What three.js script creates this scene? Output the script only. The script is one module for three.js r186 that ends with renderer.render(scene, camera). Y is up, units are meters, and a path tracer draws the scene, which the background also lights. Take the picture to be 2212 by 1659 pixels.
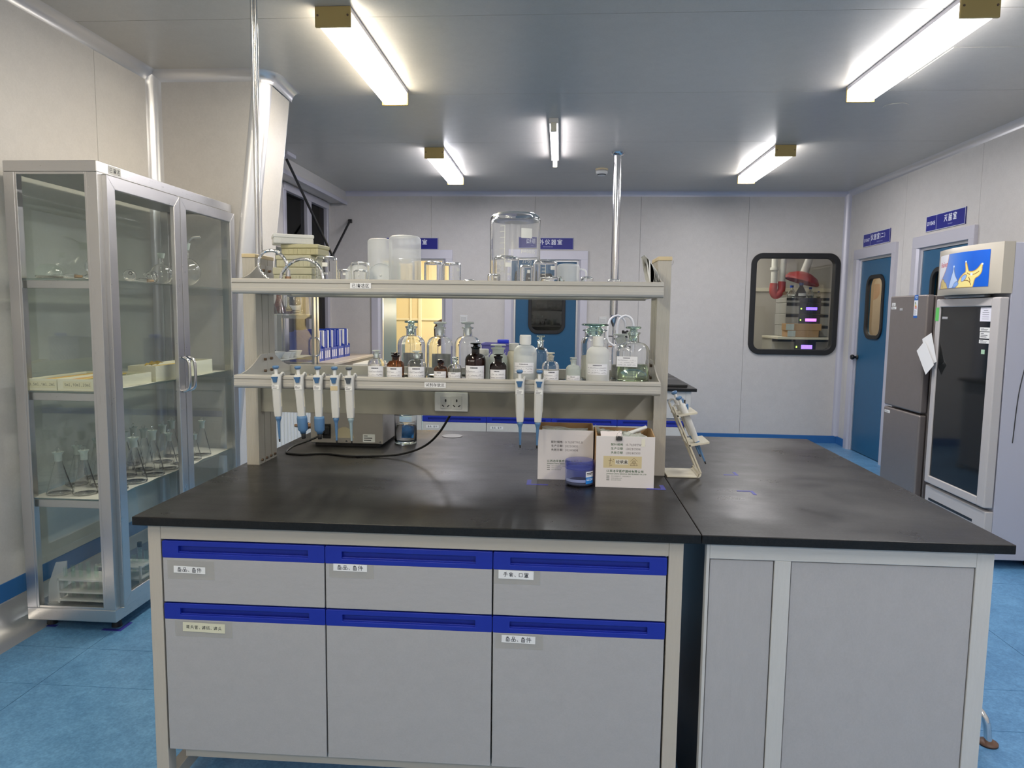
import * as THREE from 'three';
import { RoundedBoxGeometry } from 'three/addons/geometries/RoundedBoxGeometry.js';
import { mergeGeometries, mergeVertices, toCreasedNormals } from 'three/addons/utils/BufferGeometryUtils.js';
import { RectAreaLightUniformsLib } from 'three/addons/lights/RectAreaLightUniformsLib.js';

// ---------------------------------------------------------------- camera, light, exposure
const scene = new THREE.Scene();
scene.background = new THREE.Color(0x030304);
const renderer = new THREE.WebGLRenderer();
renderer.toneMapping = THREE.LinearToneMapping;
renderer.toneMappingExposure = 2.1;
renderer.shadowMap.enabled = true;
RectAreaLightUniformsLib.init();
const D2R = Math.PI / 180;
const camera = new THREE.PerspectiveCamera(2 * Math.atan(829.5 / 1540) / D2R, 2212 / 1659, 0.05, 40);
camera.rotation.order = 'YXZ';
camera.position.set(0, 1.403, 0);
camera.rotation.set(-5.665 * D2R, 3.81 * D2R, 0.714 * D2R);
scene.add(camera);

const CEIL = 2.75, BACK = -8.1, RIGHT = 3.1, LEFT = -2.37, FRONT = 2.6, WINX = -2.64;
const NEUTRAL = [1.0, 0.97, 0.97], WARM = [1.0, 0.9, 0.72], COOL = [0.93, 0.92, 1.0];
const PANEL_LIGHT = 16, GLOW = 7;                 // area light and visible glow of the box fittings
// [x, z of the near end, colour]: the four in view, then the row above and behind the photographer
const FITTINGS = [
  [-1.035, -3.25, WARM, 'ceiling light box nearest the stainless glassware cabinet'],
  [1.73, -3.25, NEUTRAL, 'ceiling light box above the display cooler, top corner of the room view', 1.3],
  [-1.06, -5.95, COOL, 'ceiling light box beyond the tall pillar, towards the window wall', 0.75],
  [1.745, -5.9, NEUTRAL, 'ceiling light box over the aisle before the observation window', 0.85],
  [-1.035, -0.57, WARM, 'ceiling light box above the photographer on the cabinet side'],
  [1.73, -0.57, NEUTRAL, 'ceiling light box above the photographer on the cooler side', 1.3],
  [-1.035, 2.1, WARM, 'ceiling light box behind the photographer on the cabinet side', 1.5],
  [1.73, 2.1, NEUTRAL, 'ceiling light box behind the photographer on the cooler side', 1.5],
];

// ---------------------------------------------------------------- helpers
let seed = 7;
const rnd = () => { seed = (seed * 16807) % 2147483647; return seed / 2147483647; };
const used = {};
const numbered = (n) => { const k = used[n] = (used[n] ?? -1) + 1; return k ? `${n}_${String(k).padStart(3, '0')}` : n; };
const lin = (r, g, b) => new THREE.Color().setRGB(r, g, b);
const mat = (color, roughness = 0.5, metalness = 0, extra = {}) => new THREE.MeshPhysicalMaterial({ color, roughness, metalness, ...extra });
function mesh(name, geo, m, parent, p, r) {
  const o = new THREE.Mesh(geo, m);
  o.name = parent && parent !== scene ? name : numbered(name);
  if (p) o.position.set(...p);
  if (r) o.rotation.set(...r);
  o.castShadow = o.receiveShadow = true;
  (parent || scene).add(o);
  return o;
}
function thing(name, label, category, p = [0, 0, 0], ry = 0, group) {
  const o = new THREE.Group(); o.name = numbered(name); scene.add(o);
  o.position.set(...p); o.rotation.y = ry; o.userData = { label, category };
  if (group) o.userData.group = group;
  return o;
}
function tag(o, label, category, group) { o.userData = { label, category }; if (group) o.userData.group = group; return o; }
function struct(name, p = [0, 0, 0]) { const o = new THREE.Group(); o.name = numbered(name); o.position.set(...p); o.userData = { kind: 'structure' }; scene.add(o); return o; }
const V = (x, y, z) => new THREE.Vector3(x, y, z);
// a box given by its extents
function bx(x0, x1, y0, y1, z0, z1, bevel = 0) {
  const w = Math.abs(x1 - x0), h = Math.abs(y1 - y0), d = Math.abs(z1 - z0);
  const g = bevel ? new RoundedBoxGeometry(w, h, d, 2, Math.min(bevel, w / 2.02, h / 2.02, d / 2.02)) : new THREE.BoxGeometry(w, h, d);
  return g.translate((x0 + x1) / 2, (y0 + y1) / 2, (z0 + z1) / 2);
}
function rawGeo(pos, idx, crease = 0.6) {
  const g = new THREE.BufferGeometry();
  g.setAttribute('position', new THREE.Float32BufferAttribute(pos, 3));
  g.setIndex(idx); g.computeVertexNormals();
  const c = toCreasedNormals(g, crease);
  const p = c.attributes.position, uv = [];
  for (let i = 0; i < p.count; i++) uv.push(p.getX(i) + p.getZ(i) * 0.7, p.getY(i));
  c.setAttribute('uv', new THREE.Float32BufferAttribute(uv, 2));
  return c;
}
// rings of equal point count joined into one closed skin
function loft(rings, capEnds = true, crease = 0.6, closed = false) {
  const n = rings[0].length, pos = [], idx = [];
  for (const r of rings) for (const p of r) pos.push(p.x, p.y, p.z);
  const last = closed ? rings.length : rings.length - 1;
  for (let k = 0; k < last; k++) for (let i = 0; i < n; i++) {
    const a = k * n + i, b = k * n + (i + 1) % n, k2 = (k + 1) % rings.length, c = k2 * n + i, d = k2 * n + (i + 1) % n;
    idx.push(a, b, c, b, d, c);
  }
  if (capEnds && !closed) {
    for (let i = 1; i < n - 1; i++) { idx.push(0, i + 1, i); const o = (rings.length - 1) * n; idx.push(o, o + i, o + i + 1); }
  }
  return rawGeo(pos, idx, crease);
}
const prism = (pts, vec, crease) => loft([pts, pts.map((p) => p.clone().add(vec))], true, crease);
function lathe(pts, seg = 32) { return new THREE.LatheGeometry(pts.map(([r, y]) => new THREE.Vector2(r, y)), seg); }
function cyl(r, h, x = 0, y = 0, z = 0, r2 = r, seg = 24) { return new THREE.CylinderGeometry(r2, r, h, seg).translate(x, y + h / 2, z); }
function tube(pts, r, n = 40, seg = 10, closed = false) {
  return new THREE.TubeGeometry(new THREE.CatmullRomCurve3(pts.map((p) => V(...p)), closed, 'centripetal'), n, r, seg, closed);
}
function rod(a, b, r, seg = 12) {
  const A = V(...a), Bv = V(...b), d = Bv.clone().sub(A);
  return new THREE.CylinderGeometry(r, r, d.length(), seg).applyQuaternion(new THREE.Quaternion().setFromUnitVectors(V(0, 1, 0), d.clone().normalize())).translate(...A.add(Bv).multiplyScalar(0.5).toArray());
}
function extrude(shape, depth, bevel = 0) {
  return new THREE.ExtrudeGeometry(shape, { depth, bevelEnabled: bevel > 0, bevelSize: bevel, bevelThickness: bevel, bevelSegments: 2, curveSegments: 14 });
}
function rrShape(w, h, r, S = THREE.Shape) {
  const s = new S(), a = w / 2, b = h / 2;
  s.moveTo(-a + r, -b); s.lineTo(a - r, -b); s.absarc(a - r, -b + r, r, -Math.PI / 2, 0); s.lineTo(a, b - r); s.absarc(a - r, b - r, r, 0, Math.PI / 2);
  s.lineTo(-a + r, b); s.absarc(-a + r, b - r, r, Math.PI / 2, Math.PI); s.lineTo(-a, -b + r); s.absarc(-a + r, -b + r, r, Math.PI, Math.PI * 1.5);
  return s;
}
function ringShape(w, h, r, t) { const s = rrShape(w, h, r); s.holes.push(rrShape(w - 2 * t, h - 2 * t, Math.max(r - t, 0.002), THREE.Path)); return s; }

// ---------------------------------------------------------------- textures
function canvasTex(w, h, draw) {
  const c = document.createElement('canvas'); c.width = w; c.height = h;
  const g = c.getContext('2d'); draw(g, w, h);
  const t = new THREE.CanvasTexture(c); t.colorSpace = THREE.SRGBColorSpace; t.anisotropy = 8;
  return t;
}
// layered value noise as grey data, tiling
function noiseGrid(n, cells, s) {
  seed = s; const g = []; for (let i = 0; i < cells * cells; i++) g.push(rnd());
  const out = new Float32Array(n * n), sm = (t) => t * t * (3 - 2 * t);
  for (let y = 0; y < n; y++) for (let x = 0; x < n; x++) {
    const u = x / n * cells, v = y / n * cells, i = Math.floor(u), j = Math.floor(v), a = sm(u - i), b = sm(v - j);
    const q = (p, r) => g[(r % cells) * cells + (p % cells)];
    out[y * n + x] = (q(i, j) * (1 - a) + q(i + 1, j) * a) * (1 - b) + (q(i, j + 1) * (1 - a) + q(i + 1, j + 1) * a) * b;
  }
  return out;
}
function dataTex(n, f, srgb = true) {
  const d = new Uint8Array(n * n * 4);
  for (let y = 0; y < n; y++) for (let x = 0; x < n; x++) { const c = f(x, y, y * n + x), k = (y * n + x) * 4; d[k] = c[0]; d[k + 1] = c[1]; d[k + 2] = c[2]; d[k + 3] = 255; }
  const t = new THREE.DataTexture(d, n, n); t.wrapS = t.wrapT = THREE.RepeatWrapping; t.magFilter = THREE.LinearFilter; t.minFilter = THREE.LinearMipmapLinearFilter; t.generateMipmaps = true;
  if (srgb) t.colorSpace = THREE.SRGBColorSpace; t.needsUpdate = true;
  return t;
}
const cl = (v) => Math.max(0, Math.min(255, v));
const N4 = noiseGrid(512, 6, 11), N16 = noiseGrid(512, 22, 23), N64 = noiseGrid(512, 90, 37), N256 = noiseGrid(512, 256, 51);
// speckled vinyl floor: scuffs and flecks in two blues
const floorTex = dataTex(512, (x, y, i) => {
  const v = (N4[i] - 0.5) * 10 + (N16[i] - 0.5) * 14 + (N64[i] - 0.5) * 12 + (N256[i] - 0.5) * 20 + (N256[(i * 7 + 991) % 262144] > 0.975 ? 22 : 0) - (N256[(i * 5 + 77) % 262144] > 0.98 ? 30 : 0);
  return [cl(92 + v * 0.9), cl(142 + v), cl(184 + v)];
});
floorTex.repeat.set(0.8, 0.8);
// black worktop: wiped dust swirls change its gloss
const topRough = dataTex(512, (x, y, i) => { const s = noiseLine(x, y); const v = 118 + (N4[i] - 0.5) * 60 + (N16[i] - 0.5) * 26 + s + (N256[i] - 0.5) * 10; return [cl(v), cl(v), cl(v)]; }, false);
function noiseLine(x, y) { const b = N64[(y * 512 + (x >> 4)) % 262144]; return (b - 0.5) * 7; }
topRough.repeat.set(0.9, 0.9);
const topTex = dataTex(512, (x, y, i) => { const v = 22 + (N16[i] - 0.5) * 6 + (N256[i] - 0.5) * 14 + (N256[(i * 3 + 5) % 262144] > 0.988 ? 26 : 0); return [cl(v + 1), cl(v), cl(v - 1)]; });
topTex.repeat.set(1.3, 1.3);
const brushTex = dataTex(512, (x, y, i) => { const v = 128 + (N64[i] - 0.5) * 16 + (N16[i] - 0.5) * 14; return [cl(v), cl(v), cl(v)]; }, false);
const speck = dataTex(512, (x, y, i) => { const v = 236 + (N16[i] - 0.5) * 4 + (N64[i] - 0.5) * 3 + (N256[i] - 0.5) * 6; return [cl(v), cl(v), cl(v)]; });
speck.repeat.set(1, 1);
// extruded profile with fine ribs along its length (uv.x runs across the ribs)
const ribBump = dataTex(64, (x) => { const v = 128 + 100 * Math.sin(x / 64 * Math.PI * 2 * 8); return [v, v, v]; }, false);

// ---------------------------------------------------------------- Chinese lettering, drawn stroke by stroke on a 20 x 20 grid
const STROKES = {
  '备': 'M8 1L4 6M7 3H14L4 9M7 5L17 9M4 11H16V19H4ZM4 15H16M10 11V19', '品': 'M6 2H14V8H6ZM2 11H9V18H2ZM11 11H18V18H11Z', '、': 'M3 14L6 18',
  '件': 'M6 1L2 8M4 6V19M10 3L8 8M9 6H18M7 11H19M13 1V19', '手': 'M14 1L5 3M4 7H16M2 11H18M10 3V17L7 18',
  '套': 'M2 4H18M10 1L3 9M10 4L17 9M7 7V12M7 9H13M7 11H13M3 13H17M9 13L6 17L15 16L16 18', '口': 'M4 4H16V17H4Z',
  '罩': 'M3 2H17V7H3ZM8 2V7M12 2V7M10 7V11M10 9H15M5 11H15V16H5ZM5 13H15M2 18H18M10 11V20',
  '道': 'M3 2L5 4M2 8H5V15M2 16L6 15L18 18M9 1L10 3M15 1L13 3M7 4H18M12 4L11 6M9 6H16V15H9ZM9 9H16M9 12H16',
  '夫': 'M4 5H16M2 10H18M10 1L9 10L3 19M11 10L18 19', '管': 'M5 1L3 5M5 3H9M13 1L11 5M13 3H18M10 5V7M3 10V7H17V9M6 10H14V13H6ZM6 10V19M6 15H15V19H6',
  '滤': 'M2 3L4 5M1 8L3 10M2 18L5 12M12 1V5M12 3H17M7 5H18L17 7M7 5V12L5 18M9 8H16V11M10 7V11H17M8 14L7 17M11 13V17H15V15M12 12L13 13M16 13L18 16',
  '纸': 'M6 1L2 7L6 7L2 13H7M2 18L8 16M17 2L10 4V17L14 15M10 10H18M14 3L16 16L19 18V15', '头': 'M7 2L9 4M4 6L7 8M12 1V11L3 19M2 12H18M12 13L17 18',
  '已': 'M4 3H15V10H4M4 7V17H17V14', '清': 'M2 3L4 5M1 8L3 10M2 18L5 12M8 4H18M9 7H17M7 10H19M13 1V10M9 19V12H17V18L15 18M9 14H17M9 16H17',
  '洁': 'M2 3L4 5M1 8L3 10M2 18L5 12M7 5H19M13 1V9M9 9H17M9 12H17V19H9Z', '区': 'M17 3H3V18H18M7 6L14 15M14 6L6 15',
  '试': 'M3 2L5 4M2 8H5V16L7 14M8 6H18M9 10H14M11 10V15M8 16L14 14M15 1L16 12L19 18V15M17 2L18 4', '剂': 'M6 1L7 3M2 4H12M10 4L2 10M4 5L12 10M5 10V14L3 19M9 10V19M14 4V14M18 1V18L16 17',
  '存': 'M2 5H18M8 1L2 13M5 9V19M9 8H16L12 11V18L10 17M8 13H18', '放': 'M5 1L6 3M1 5H10M4 5L3 12L1 18M4 9H8V17L6 16M13 1L10 8M12 5H19M17 5L15 12L9 19M11 8L19 19',
  '红': 'M6 1L2 7L6 7L2 13H8M2 18L8 16M10 4H18M14 4V17M9 17H19', '外': 'M6 1L2 10M4 5H9L7 12L2 18M3 9L6 12M13 1V19M13 8L18 12',
  '仪': 'M6 1L2 8M4 6V19M12 1L14 4M17 4L13 13L6 19M8 5L12 13L19 18', '器': 'M3 2H8V6H3ZM12 2H17V6H12ZM2 10H18M10 7L8 10L3 14M11 10L17 14M15 7L16 8M3 14H8V19H3ZM12 14H17V19H12Z',
  '室': 'M10 0V2M2 6V3H18V6M4 7H16M9 7L5 11L15 11M12 9L16 12M4 14H16M10 11V18M2 18H18', '检': 'M1 6H8M5 1V19M5 7L1 14M5 8L8 11M13 1L8 8M13 1L19 8M10 9H16M10 12L11 15M13 11L14 15M17 11L15 16M8 18H18',
  '测': 'M2 3L4 5M1 8L3 10M2 18L4 12M6 3H12V13M6 3V13M9 5V12L6 18M9 13L12 17M15 4V14M18 1V18L16 17', '二': 'M4 5H16M2 16H18', '灭': 'M3 3H17M10 3V9L3 19M10 10L17 19M5 8L7 12M15 8L13 12',
  '菌': 'M2 3H18M6 1V5M14 1V5M3 7H17V19H3ZM14 8L6 10M5 12H15M10 9V17M10 12L6 16M10 12L14 16', '配': 'M1 3H10M2 6H9V18H2ZM4 3V10M7 3V10H9M2 14H9M12 3H18V9H12M12 9V17H19V14',
  '针': 'M5 1L1 8M4 4H8M2 8H8M2 12H9M5 8V18L8 16M10 9H19M14 1V19', '规': 'M1 6H9M1 11H9M5 1V11L1 18M6 12L9 17M11 2H18V12M11 2V12M14 5V12L9 19M15 12V18H19V15',
  '格': 'M1 6H8M5 1V19M5 7L1 14M5 8L8 11M12 1L8 8M11 4H17L8 12M11 6L19 11M11 12H17V19H11Z', '生': 'M6 1L2 9M4 6H17M4 11H16M10 1V18M2 18H18', '产': 'M10 1V3M3 4H17M7 5L8 8M14 5L12 9M4 9H18M5 9L4 14L2 19',
  '日': 'M5 2H15V18H5ZM5 10H15', '期': 'M1 4H10M3 1V13M8 1V13M3 7H8M3 10H8M1 13H10M4 14L2 18M7 14L9 17M12 2H18V18L16 17M12 2V12L10 19M12 7H18M12 12H18', '失': 'M6 2L3 8M5 5H16M2 10H18M10 1V10L3 19M10 10L18 19',
  '效': 'M5 1L6 3M1 5H10M3 7L1 10M7 7L10 10M7 10L1 18M3 11L9 17M13 1L11 8M13 5H19M17 5L15 12L9 19M12 8L19 19', '江': 'M2 3L4 5M1 8L3 10M2 18L5 12M8 4H18M13 4V17M7 17H19',
  '苏': 'M2 4H18M6 1V6M14 1V6M4 9H15L14 17L11 16M9 7L8 12L3 19M4 12L3 15M16 12L18 16', '治': 'M2 3L4 5M1 8L3 10M2 18L5 12M13 1L8 8L17 7M15 5L18 9M9 11H17V19H9Z', '宇': 'M10 0V2M2 6V3H18V6M5 8H15M2 12H18M10 8V18L7 17',
  '医': 'M18 2H3V18H18M9 3L6 8M8 6H16M5 10H17M11 6V10L6 16M12 11L16 15', '疗': 'M11 0V2M4 4H19M5 4V11L2 19M2 6L3 9M1 13L4 11M8 8H17L12 12V18L10 17', '材': 'M1 6H9M5 1V19M5 7L1 15M6 9L9 12M11 6H19M16 1V18L13 17M16 7L10 15',
  '有': 'M2 5H18M8 1L2 12M6 19V9H16V18L14 18M6 12H16M6 15H16', '限': 'M2 2V19M2 2H7L5 7L8 11L5 14M10 2H17V9H10ZM10 5H17M10 2V18L14 15M12 9L18 18M18 10L15 13', '公': 'M7 2L2 10M13 2L18 10M9 10L4 17L15 16M12 12L17 18',
  '司': 'M3 3H17V17L14 17M3 7H13M4 10H12V16H4Z', '垃': 'M1 7H8M5 2V15M1 17L9 14M14 1V4M9 6H19M11 8L12 15M17 8L15 16M8 18H19', '圾': 'M1 7H8M5 2V15M1 17L9 14M9 3H17L15 8H18L9 19M11 3L8 18M11 9L19 19',
  '盒': 'M10 0L2 8M10 0L18 8M7 7H13M6 9H14V12H6ZM3 14H17V19M3 14V19M8 14V19M12 14V19M1 19H19',
};
// write a line of mixed text; x, y is its top left, s the character height
function write(g, text, x, y, s, weight = 0.09, gap = 1.06, font = 'serif') {
  for (const ch of text) {
    if (STROKES[ch]) {
      g.save(); g.translate(x, y); g.scale(s / 20, s / 20); g.lineWidth = weight * 20; g.lineCap = 'round'; g.lineJoin = 'round';
      g.stroke(new Path2D(STROKES[ch])); g.restore(); x += s * (ch === '、' ? 0.8 : gap);
    } else { g.font = `${Math.round(s)}px ${font}`; g.textBaseline = 'alphabetic'; g.fillText(ch, x, y + s * 0.86); x += g.measureText(ch).width + (gap - 1) * s * 0.3; }
  }
  return x;
}
const ink = (g, c) => { g.fillStyle = c; g.strokeStyle = c; };
function noteTex(text, w, h, s, paper = '#e9e9ea', col = '#2a2b30') {
  return canvasTex(w, h, (g) => { g.fillStyle = paper; g.fillRect(0, 0, w, h); ink(g, col); const n = [...text].reduce((a, c) => a + (c === '、' ? 0.8 : 1.06), 0); write(g, text, (w - n * s) / 2, (h - s) / 2, s); });
}
const paperMat = (map, rough = 0.7) => mat(0xffffff, rough, 0, { map });

// ---------------------------------------------------------------- materials
const M = {
  wall: mat(lin(0.75, 0.72, 0.69), 0.42, 0, { map: speck }),
  ceil: mat(lin(0.66, 0.63, 0.575), 0.3, 0, { map: speck }),
  joint: mat(lin(0.3, 0.3, 0.3), 0.7),
  alu: mat(lin(0.72, 0.72, 0.74), 0.3, 0.75),
  aluLilac: mat(lin(0.62, 0.61, 0.68), 0.42, 0.35),
  floor: mat(0xffffff, 0.42, 0, { map: floorTex }),
  floorJoint: mat(lin(0.1, 0.22, 0.3), 0.6),
  skirt: mat(lin(0.03, 0.15, 0.4), 0.4),
  beige: mat(lin(0.6, 0.54, 0.46), 0.45, 0, { map: speck }),
  white: mat(lin(0.68, 0.67, 0.65), 0.45, 0, { map: speck }),
  grey: mat(lin(0.5, 0.485, 0.49), 0.5, 0, { map: speck }),
  blueStrip: mat(lin(0.008, 0.024, 0.34), 0.4),
  black: mat(lin(0.012, 0.012, 0.013), 0.45),
  blackRubber: mat(lin(0.015, 0.015, 0.016), 0.6),
  dark: mat(lin(0.03, 0.03, 0.032), 0.6),
  top: mat(0xffffff, 0.8, 0, { map: topTex, roughnessMap: topRough, specularIntensity: 0.7 }),
  topEdge: mat(lin(0.012, 0.012, 0.012), 0.5),
  steel: mat(lin(0.6, 0.59, 0.58), 0.3, 1, { roughnessMap: brushTex, roughness: 0.6 }),
  steelDull: mat(lin(0.5, 0.47, 0.43), 0.55, 0.9, { roughnessMap: brushTex, roughness: 0.9 }),
  chrome: mat(lin(0.75, 0.74, 0.74), 0.14, 1),
  brass: mat(lin(0.42, 0.26, 0.16), 0.4, 0.9),
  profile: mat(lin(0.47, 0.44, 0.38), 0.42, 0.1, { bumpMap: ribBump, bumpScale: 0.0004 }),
  rim: mat(lin(0.5, 0.48, 0.44), 0.36, 0.15),
  tan: mat(lin(0.62, 0.5, 0.3), 0.5),
  bolt: mat(lin(0.2, 0.14, 0.1), 0.4, 0.8),
  pane: mat(lin(0.975, 0.985, 0.98), 0.02, 0, { transmission: 1, thickness: 0, ior: 1.5, specularIntensity: 0.6 }),
  paneGreen: mat(lin(0.93, 0.965, 0.945), 0.02, 0, { transmission: 1, thickness: 0, ior: 1.5 }),
  nightGlass: mat(lin(0.4, 0.42, 0.42), 0.02, 0, { transmission: 1, thickness: 0, ior: 1.5, specularIntensity: 0.35 }),
  glass: mat(lin(1, 1, 1), 0.0, 0, { transmission: 1, thickness: 0.002, ior: 1.47, attenuationColor: lin(0.82, 0.93, 0.88), attenuationDistance: 0.06 }),
  glassGreen: mat(lin(1, 1, 1), 0.0, 0, { transmission: 1, thickness: 0.003, ior: 1.5, attenuationColor: lin(0.6, 0.82, 0.72), attenuationDistance: 0.05 }),
  thinGlass: mat(lin(0.97, 0.99, 0.98), 0.02, 0, { transmission: 1, thickness: 0, ior: 1.5 }),
  frosted: mat(lin(0.85, 0.9, 0.87), 0.5, 0, { transmission: 0.75, thickness: 0.003, ior: 1.45 }),
  amber: mat(lin(1, 1, 1), 0.0, 0, { transmission: 1, thickness: 0.003, ior: 1.5, attenuationColor: lin(0.35, 0.1, 0.012), attenuationDistance: 0.0035 }),
  amberDark: mat(lin(1, 1, 1), 0.0, 0, { transmission: 1, thickness: 0.003, ior: 1.5, attenuationColor: lin(0.12, 0.03, 0.01), attenuationDistance: 0.002 }),
  water: mat(lin(1, 1, 1), 0.0, 0, { transmission: 1, thickness: 0.02, ior: 1.33 }),
  liquidGreen: mat(lin(1, 1, 1), 0.0, 0, { transmission: 1, thickness: 0.02, ior: 1.36, attenuationColor: lin(0.75, 0.85, 0.65), attenuationDistance: 0.08 }),
  plastic: mat(lin(0.86, 0.87, 0.86), 0.75, 0, { transmission: 0.45, thickness: 0 }),
  plasticClear: mat(lin(0.93, 0.945, 0.95), 0.5, 0, { transmission: 0.8, thickness: 0 }),
  plasticYellow: mat(lin(0.72, 0.7, 0.52), 0.45, 0, { transmission: 0.35, thickness: 0 }),
  plasticWhite: mat(lin(0.72, 0.72, 0.7), 0.4),
  ivory: mat(lin(0.66, 0.62, 0.5), 0.45),
  pipBlue: mat(lin(0.09, 0.2, 0.38), 0.4),
  pipWhite: mat(lin(0.62, 0.62, 0.6), 0.4),
  paper: mat(lin(0.78, 0.78, 0.78), 0.8),
  paperWarm: mat(lin(0.78, 0.76, 0.66), 0.8),
  powder: mat(lin(0.78, 0.78, 0.74), 0.9),
  red: mat(lin(0.42, 0.035, 0.03), 0.4),
  doorBlue: mat(lin(0.016, 0.12, 0.25), 0.4, 0, { map: speck }),
  sign: mat(lin(0.012, 0.016, 0.18), 0.35),
  tape: mat(lin(0.035, 0.04, 0.3), 0.5),
  fridge: mat(lin(0.3, 0.262, 0.245), 0.38, 0.5, { map: speck }),
  cooler: mat(lin(0.5, 0.47, 0.46), 0.4),
  coolerSide: mat(lin(0.46, 0.46, 0.53), 0.45),
  cream: mat(lin(0.66, 0.58, 0.4), 0.6),
  beigeRoom: mat(lin(0.55, 0.45, 0.33), 0.6),
  greyRoom: mat(lin(0.5, 0.47, 0.42), 0.6),
  cardboard: mat(lin(0.42, 0.26, 0.13), 0.8),
  yellowCap: mat(lin(0.5, 0.36, 0.13), 0.5),
  blueFile: mat(lin(0.015, 0.06, 0.42), 0.45),
};

// ---------------------------------------------------------------- the setting
// uv in metres from position, by the way each face points
function metreUV(g) {
  const q = g.index ? g.toNonIndexed() : g, p = q.attributes.position, n = q.attributes.normal, uv = [];
  for (let i = 0; i < p.count; i++) {
    const ax = Math.abs(n.getX(i)), ay = Math.abs(n.getY(i)), az = Math.abs(n.getZ(i));
    if (ay >= ax && ay >= az) uv.push(p.getX(i), p.getZ(i)); else if (ax > az) uv.push(p.getZ(i), p.getY(i)); else uv.push(p.getX(i), p.getY(i));
  }
  q.setAttribute('uv', new THREE.Float32BufferAttribute(uv, 2)); return q;
}
// split [u0,u1]x[v0,v1] at the joints, leave the openings out, give each leftover rectangle to add(); only joints get a gap
function panels(u0, u1, v0, v1, joints, holes, add, gap = 0.0025) {
  const cuts = [u0, ...joints.filter((j) => j > u0 + 0.05 && j < u1 - 0.05).sort((a, b) => a - b), u1];
  for (let k = 0; k + 1 < cuts.length; k++) {
    const a = cuts[k] + (k ? gap / 2 : 0), b = cuts[k + 1] - (k + 2 < cuts.length ? gap / 2 : 0);
    const xs = [a, b]; for (const h of holes) for (const e of [h[0], h[1]]) if (e > a && e < b) xs.push(e);
    xs.sort((p, q) => p - q);
    for (let i = 0; i + 1 < xs.length; i++) {
      const m = (xs[i] + xs[i + 1]) / 2; let spans = [[v0, v1]];
      for (const h of holes) if (m > h[0] && m < h[1]) spans = spans.flatMap(([p, q]) => [[p, Math.min(q, h[2])], [Math.max(p, h[3]), q]].filter((s) => s[1] - s[0] > 0.001));
      for (const s of spans) add(xs[i], xs[i + 1], s[0], s[1]);
    }
  }
}
{ // floor: welded vinyl sheets on a screed
  const f = struct('floor');
  mesh('screed', bx(-3.0, RIGHT + 0.1, -0.12, -0.004, BACK - 0.2, FRONT + 0.1), M.floorJoint, f);
  const xs = [-3.0, -1.925, 0.03, 1.965, RIGHT + 0.1], zs = [BACK - 0.1, -6.85, -5.0, -3.85, -2.705, -2.42, -0.6, 1.2, FRONT + 0.1];
  for (let i = 0; i < 4; i++) for (let j = 0; j + 1 < zs.length; j++)
    mesh('vinyl_sheet', metreUV(bx(xs[i] + 0.0012, xs[i + 1] - 0.0012, -0.005, 0, zs[j] + 0.0012, zs[j + 1] - 0.0012)), M.floor, f);
}
{ // ceiling: coated steel panels laid across the room
  const c = struct('ceiling');
  mesh('roof_slab', bx(-3.0, RIGHT + 0.1, CEIL + 0.012, CEIL + 0.12, BACK - 0.2, FRONT + 0.1), M.joint, c);
  const zs = [BACK - 0.1, -7.03, -5.79, -4.54, -3.375, -2.2, -1.02, 0.16, 1.34, FRONT + 0.1];
  for (let j = 0; j + 1 < zs.length; j++) mesh('ceiling_panel', metreUV(bx(-3.0, RIGHT + 0.1, CEIL, CEIL + 0.015, zs[j] + 0.0018, zs[j + 1] - 0.0018)), M.ceil, c);
  mesh('access_hatch', bx(1.93, 2.42, CEIL - 0.003, CEIL, -4.31, -3.84), M.ceil, c);
  mesh('cover_plate', new THREE.CylinderGeometry(0.075, 0.075, 0.004, 40).translate(2.11, CEIL - 0.002, -4.86), M.ceil, c);
  mesh('cover_plate', new THREE.CylinderGeometry(0.12, 0.12, 0.004, 40).translate(0.37, CEIL - 0.002, -3.16), M.ceil, c);
}
const DOORS_BACK = [[-2.11, -1.285, 0, 2.0], [-0.59, 0.25, 0, 2.0]], OBS = [2.1, 3.02, 1.0, 2.08];
{ // far wall with two doorways and the observation window
  const w = struct('wall_back');
  panels(WINX - 0.1, RIGHT + 0.08, 0, CEIL, [-1.475, -0.305, 0.865, 2.035], [...DOORS_BACK, OBS], (a, b, c, d) => mesh('wall_panel', metreUV(bx(a, b, c, d, BACK - 0.05, BACK)), M.wall, w));
}
const DOORS_RIGHT = [[-7.76, -6.97, 0, 2.0], [-6.52, -5.69, 0, 2.0]];
{
  const w = struct('wall_right');
  panels(BACK, FRONT, 0, CEIL, [-7.98, -6.808, -5.64, -4.46, -3.28, -2.1, -0.92, 0.26, 1.44], DOORS_RIGHT, (a, b, c, d) => mesh('wall_panel', metreUV(bx(RIGHT, RIGHT + 0.05, c, d, a, b)), M.wall, w));
}
{
  const w = struct('wall_left');
  panels(-4.12, FRONT, 0, CEIL, [-3.583, -2.4, -1.22, -0.04, 1.14], [], (a, b, c, d) => mesh('wall_panel', metreUV(bx(LEFT - 0.05, LEFT, c, d, a, b)), M.wall, w));
}
{
  const w = struct('wall_front');
  panels(LEFT - 0.05, RIGHT + 0.05, 0, CEIL, [-1.2, -0.03, 1.14, 2.3], [], (a, b, c, d) => mesh('wall_panel', bx(a, b, c, d, FRONT, FRONT + 0.05), M.wall, w));
}
const WIN = [-8.02, -6.72, 0.98, 2.56];
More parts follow.
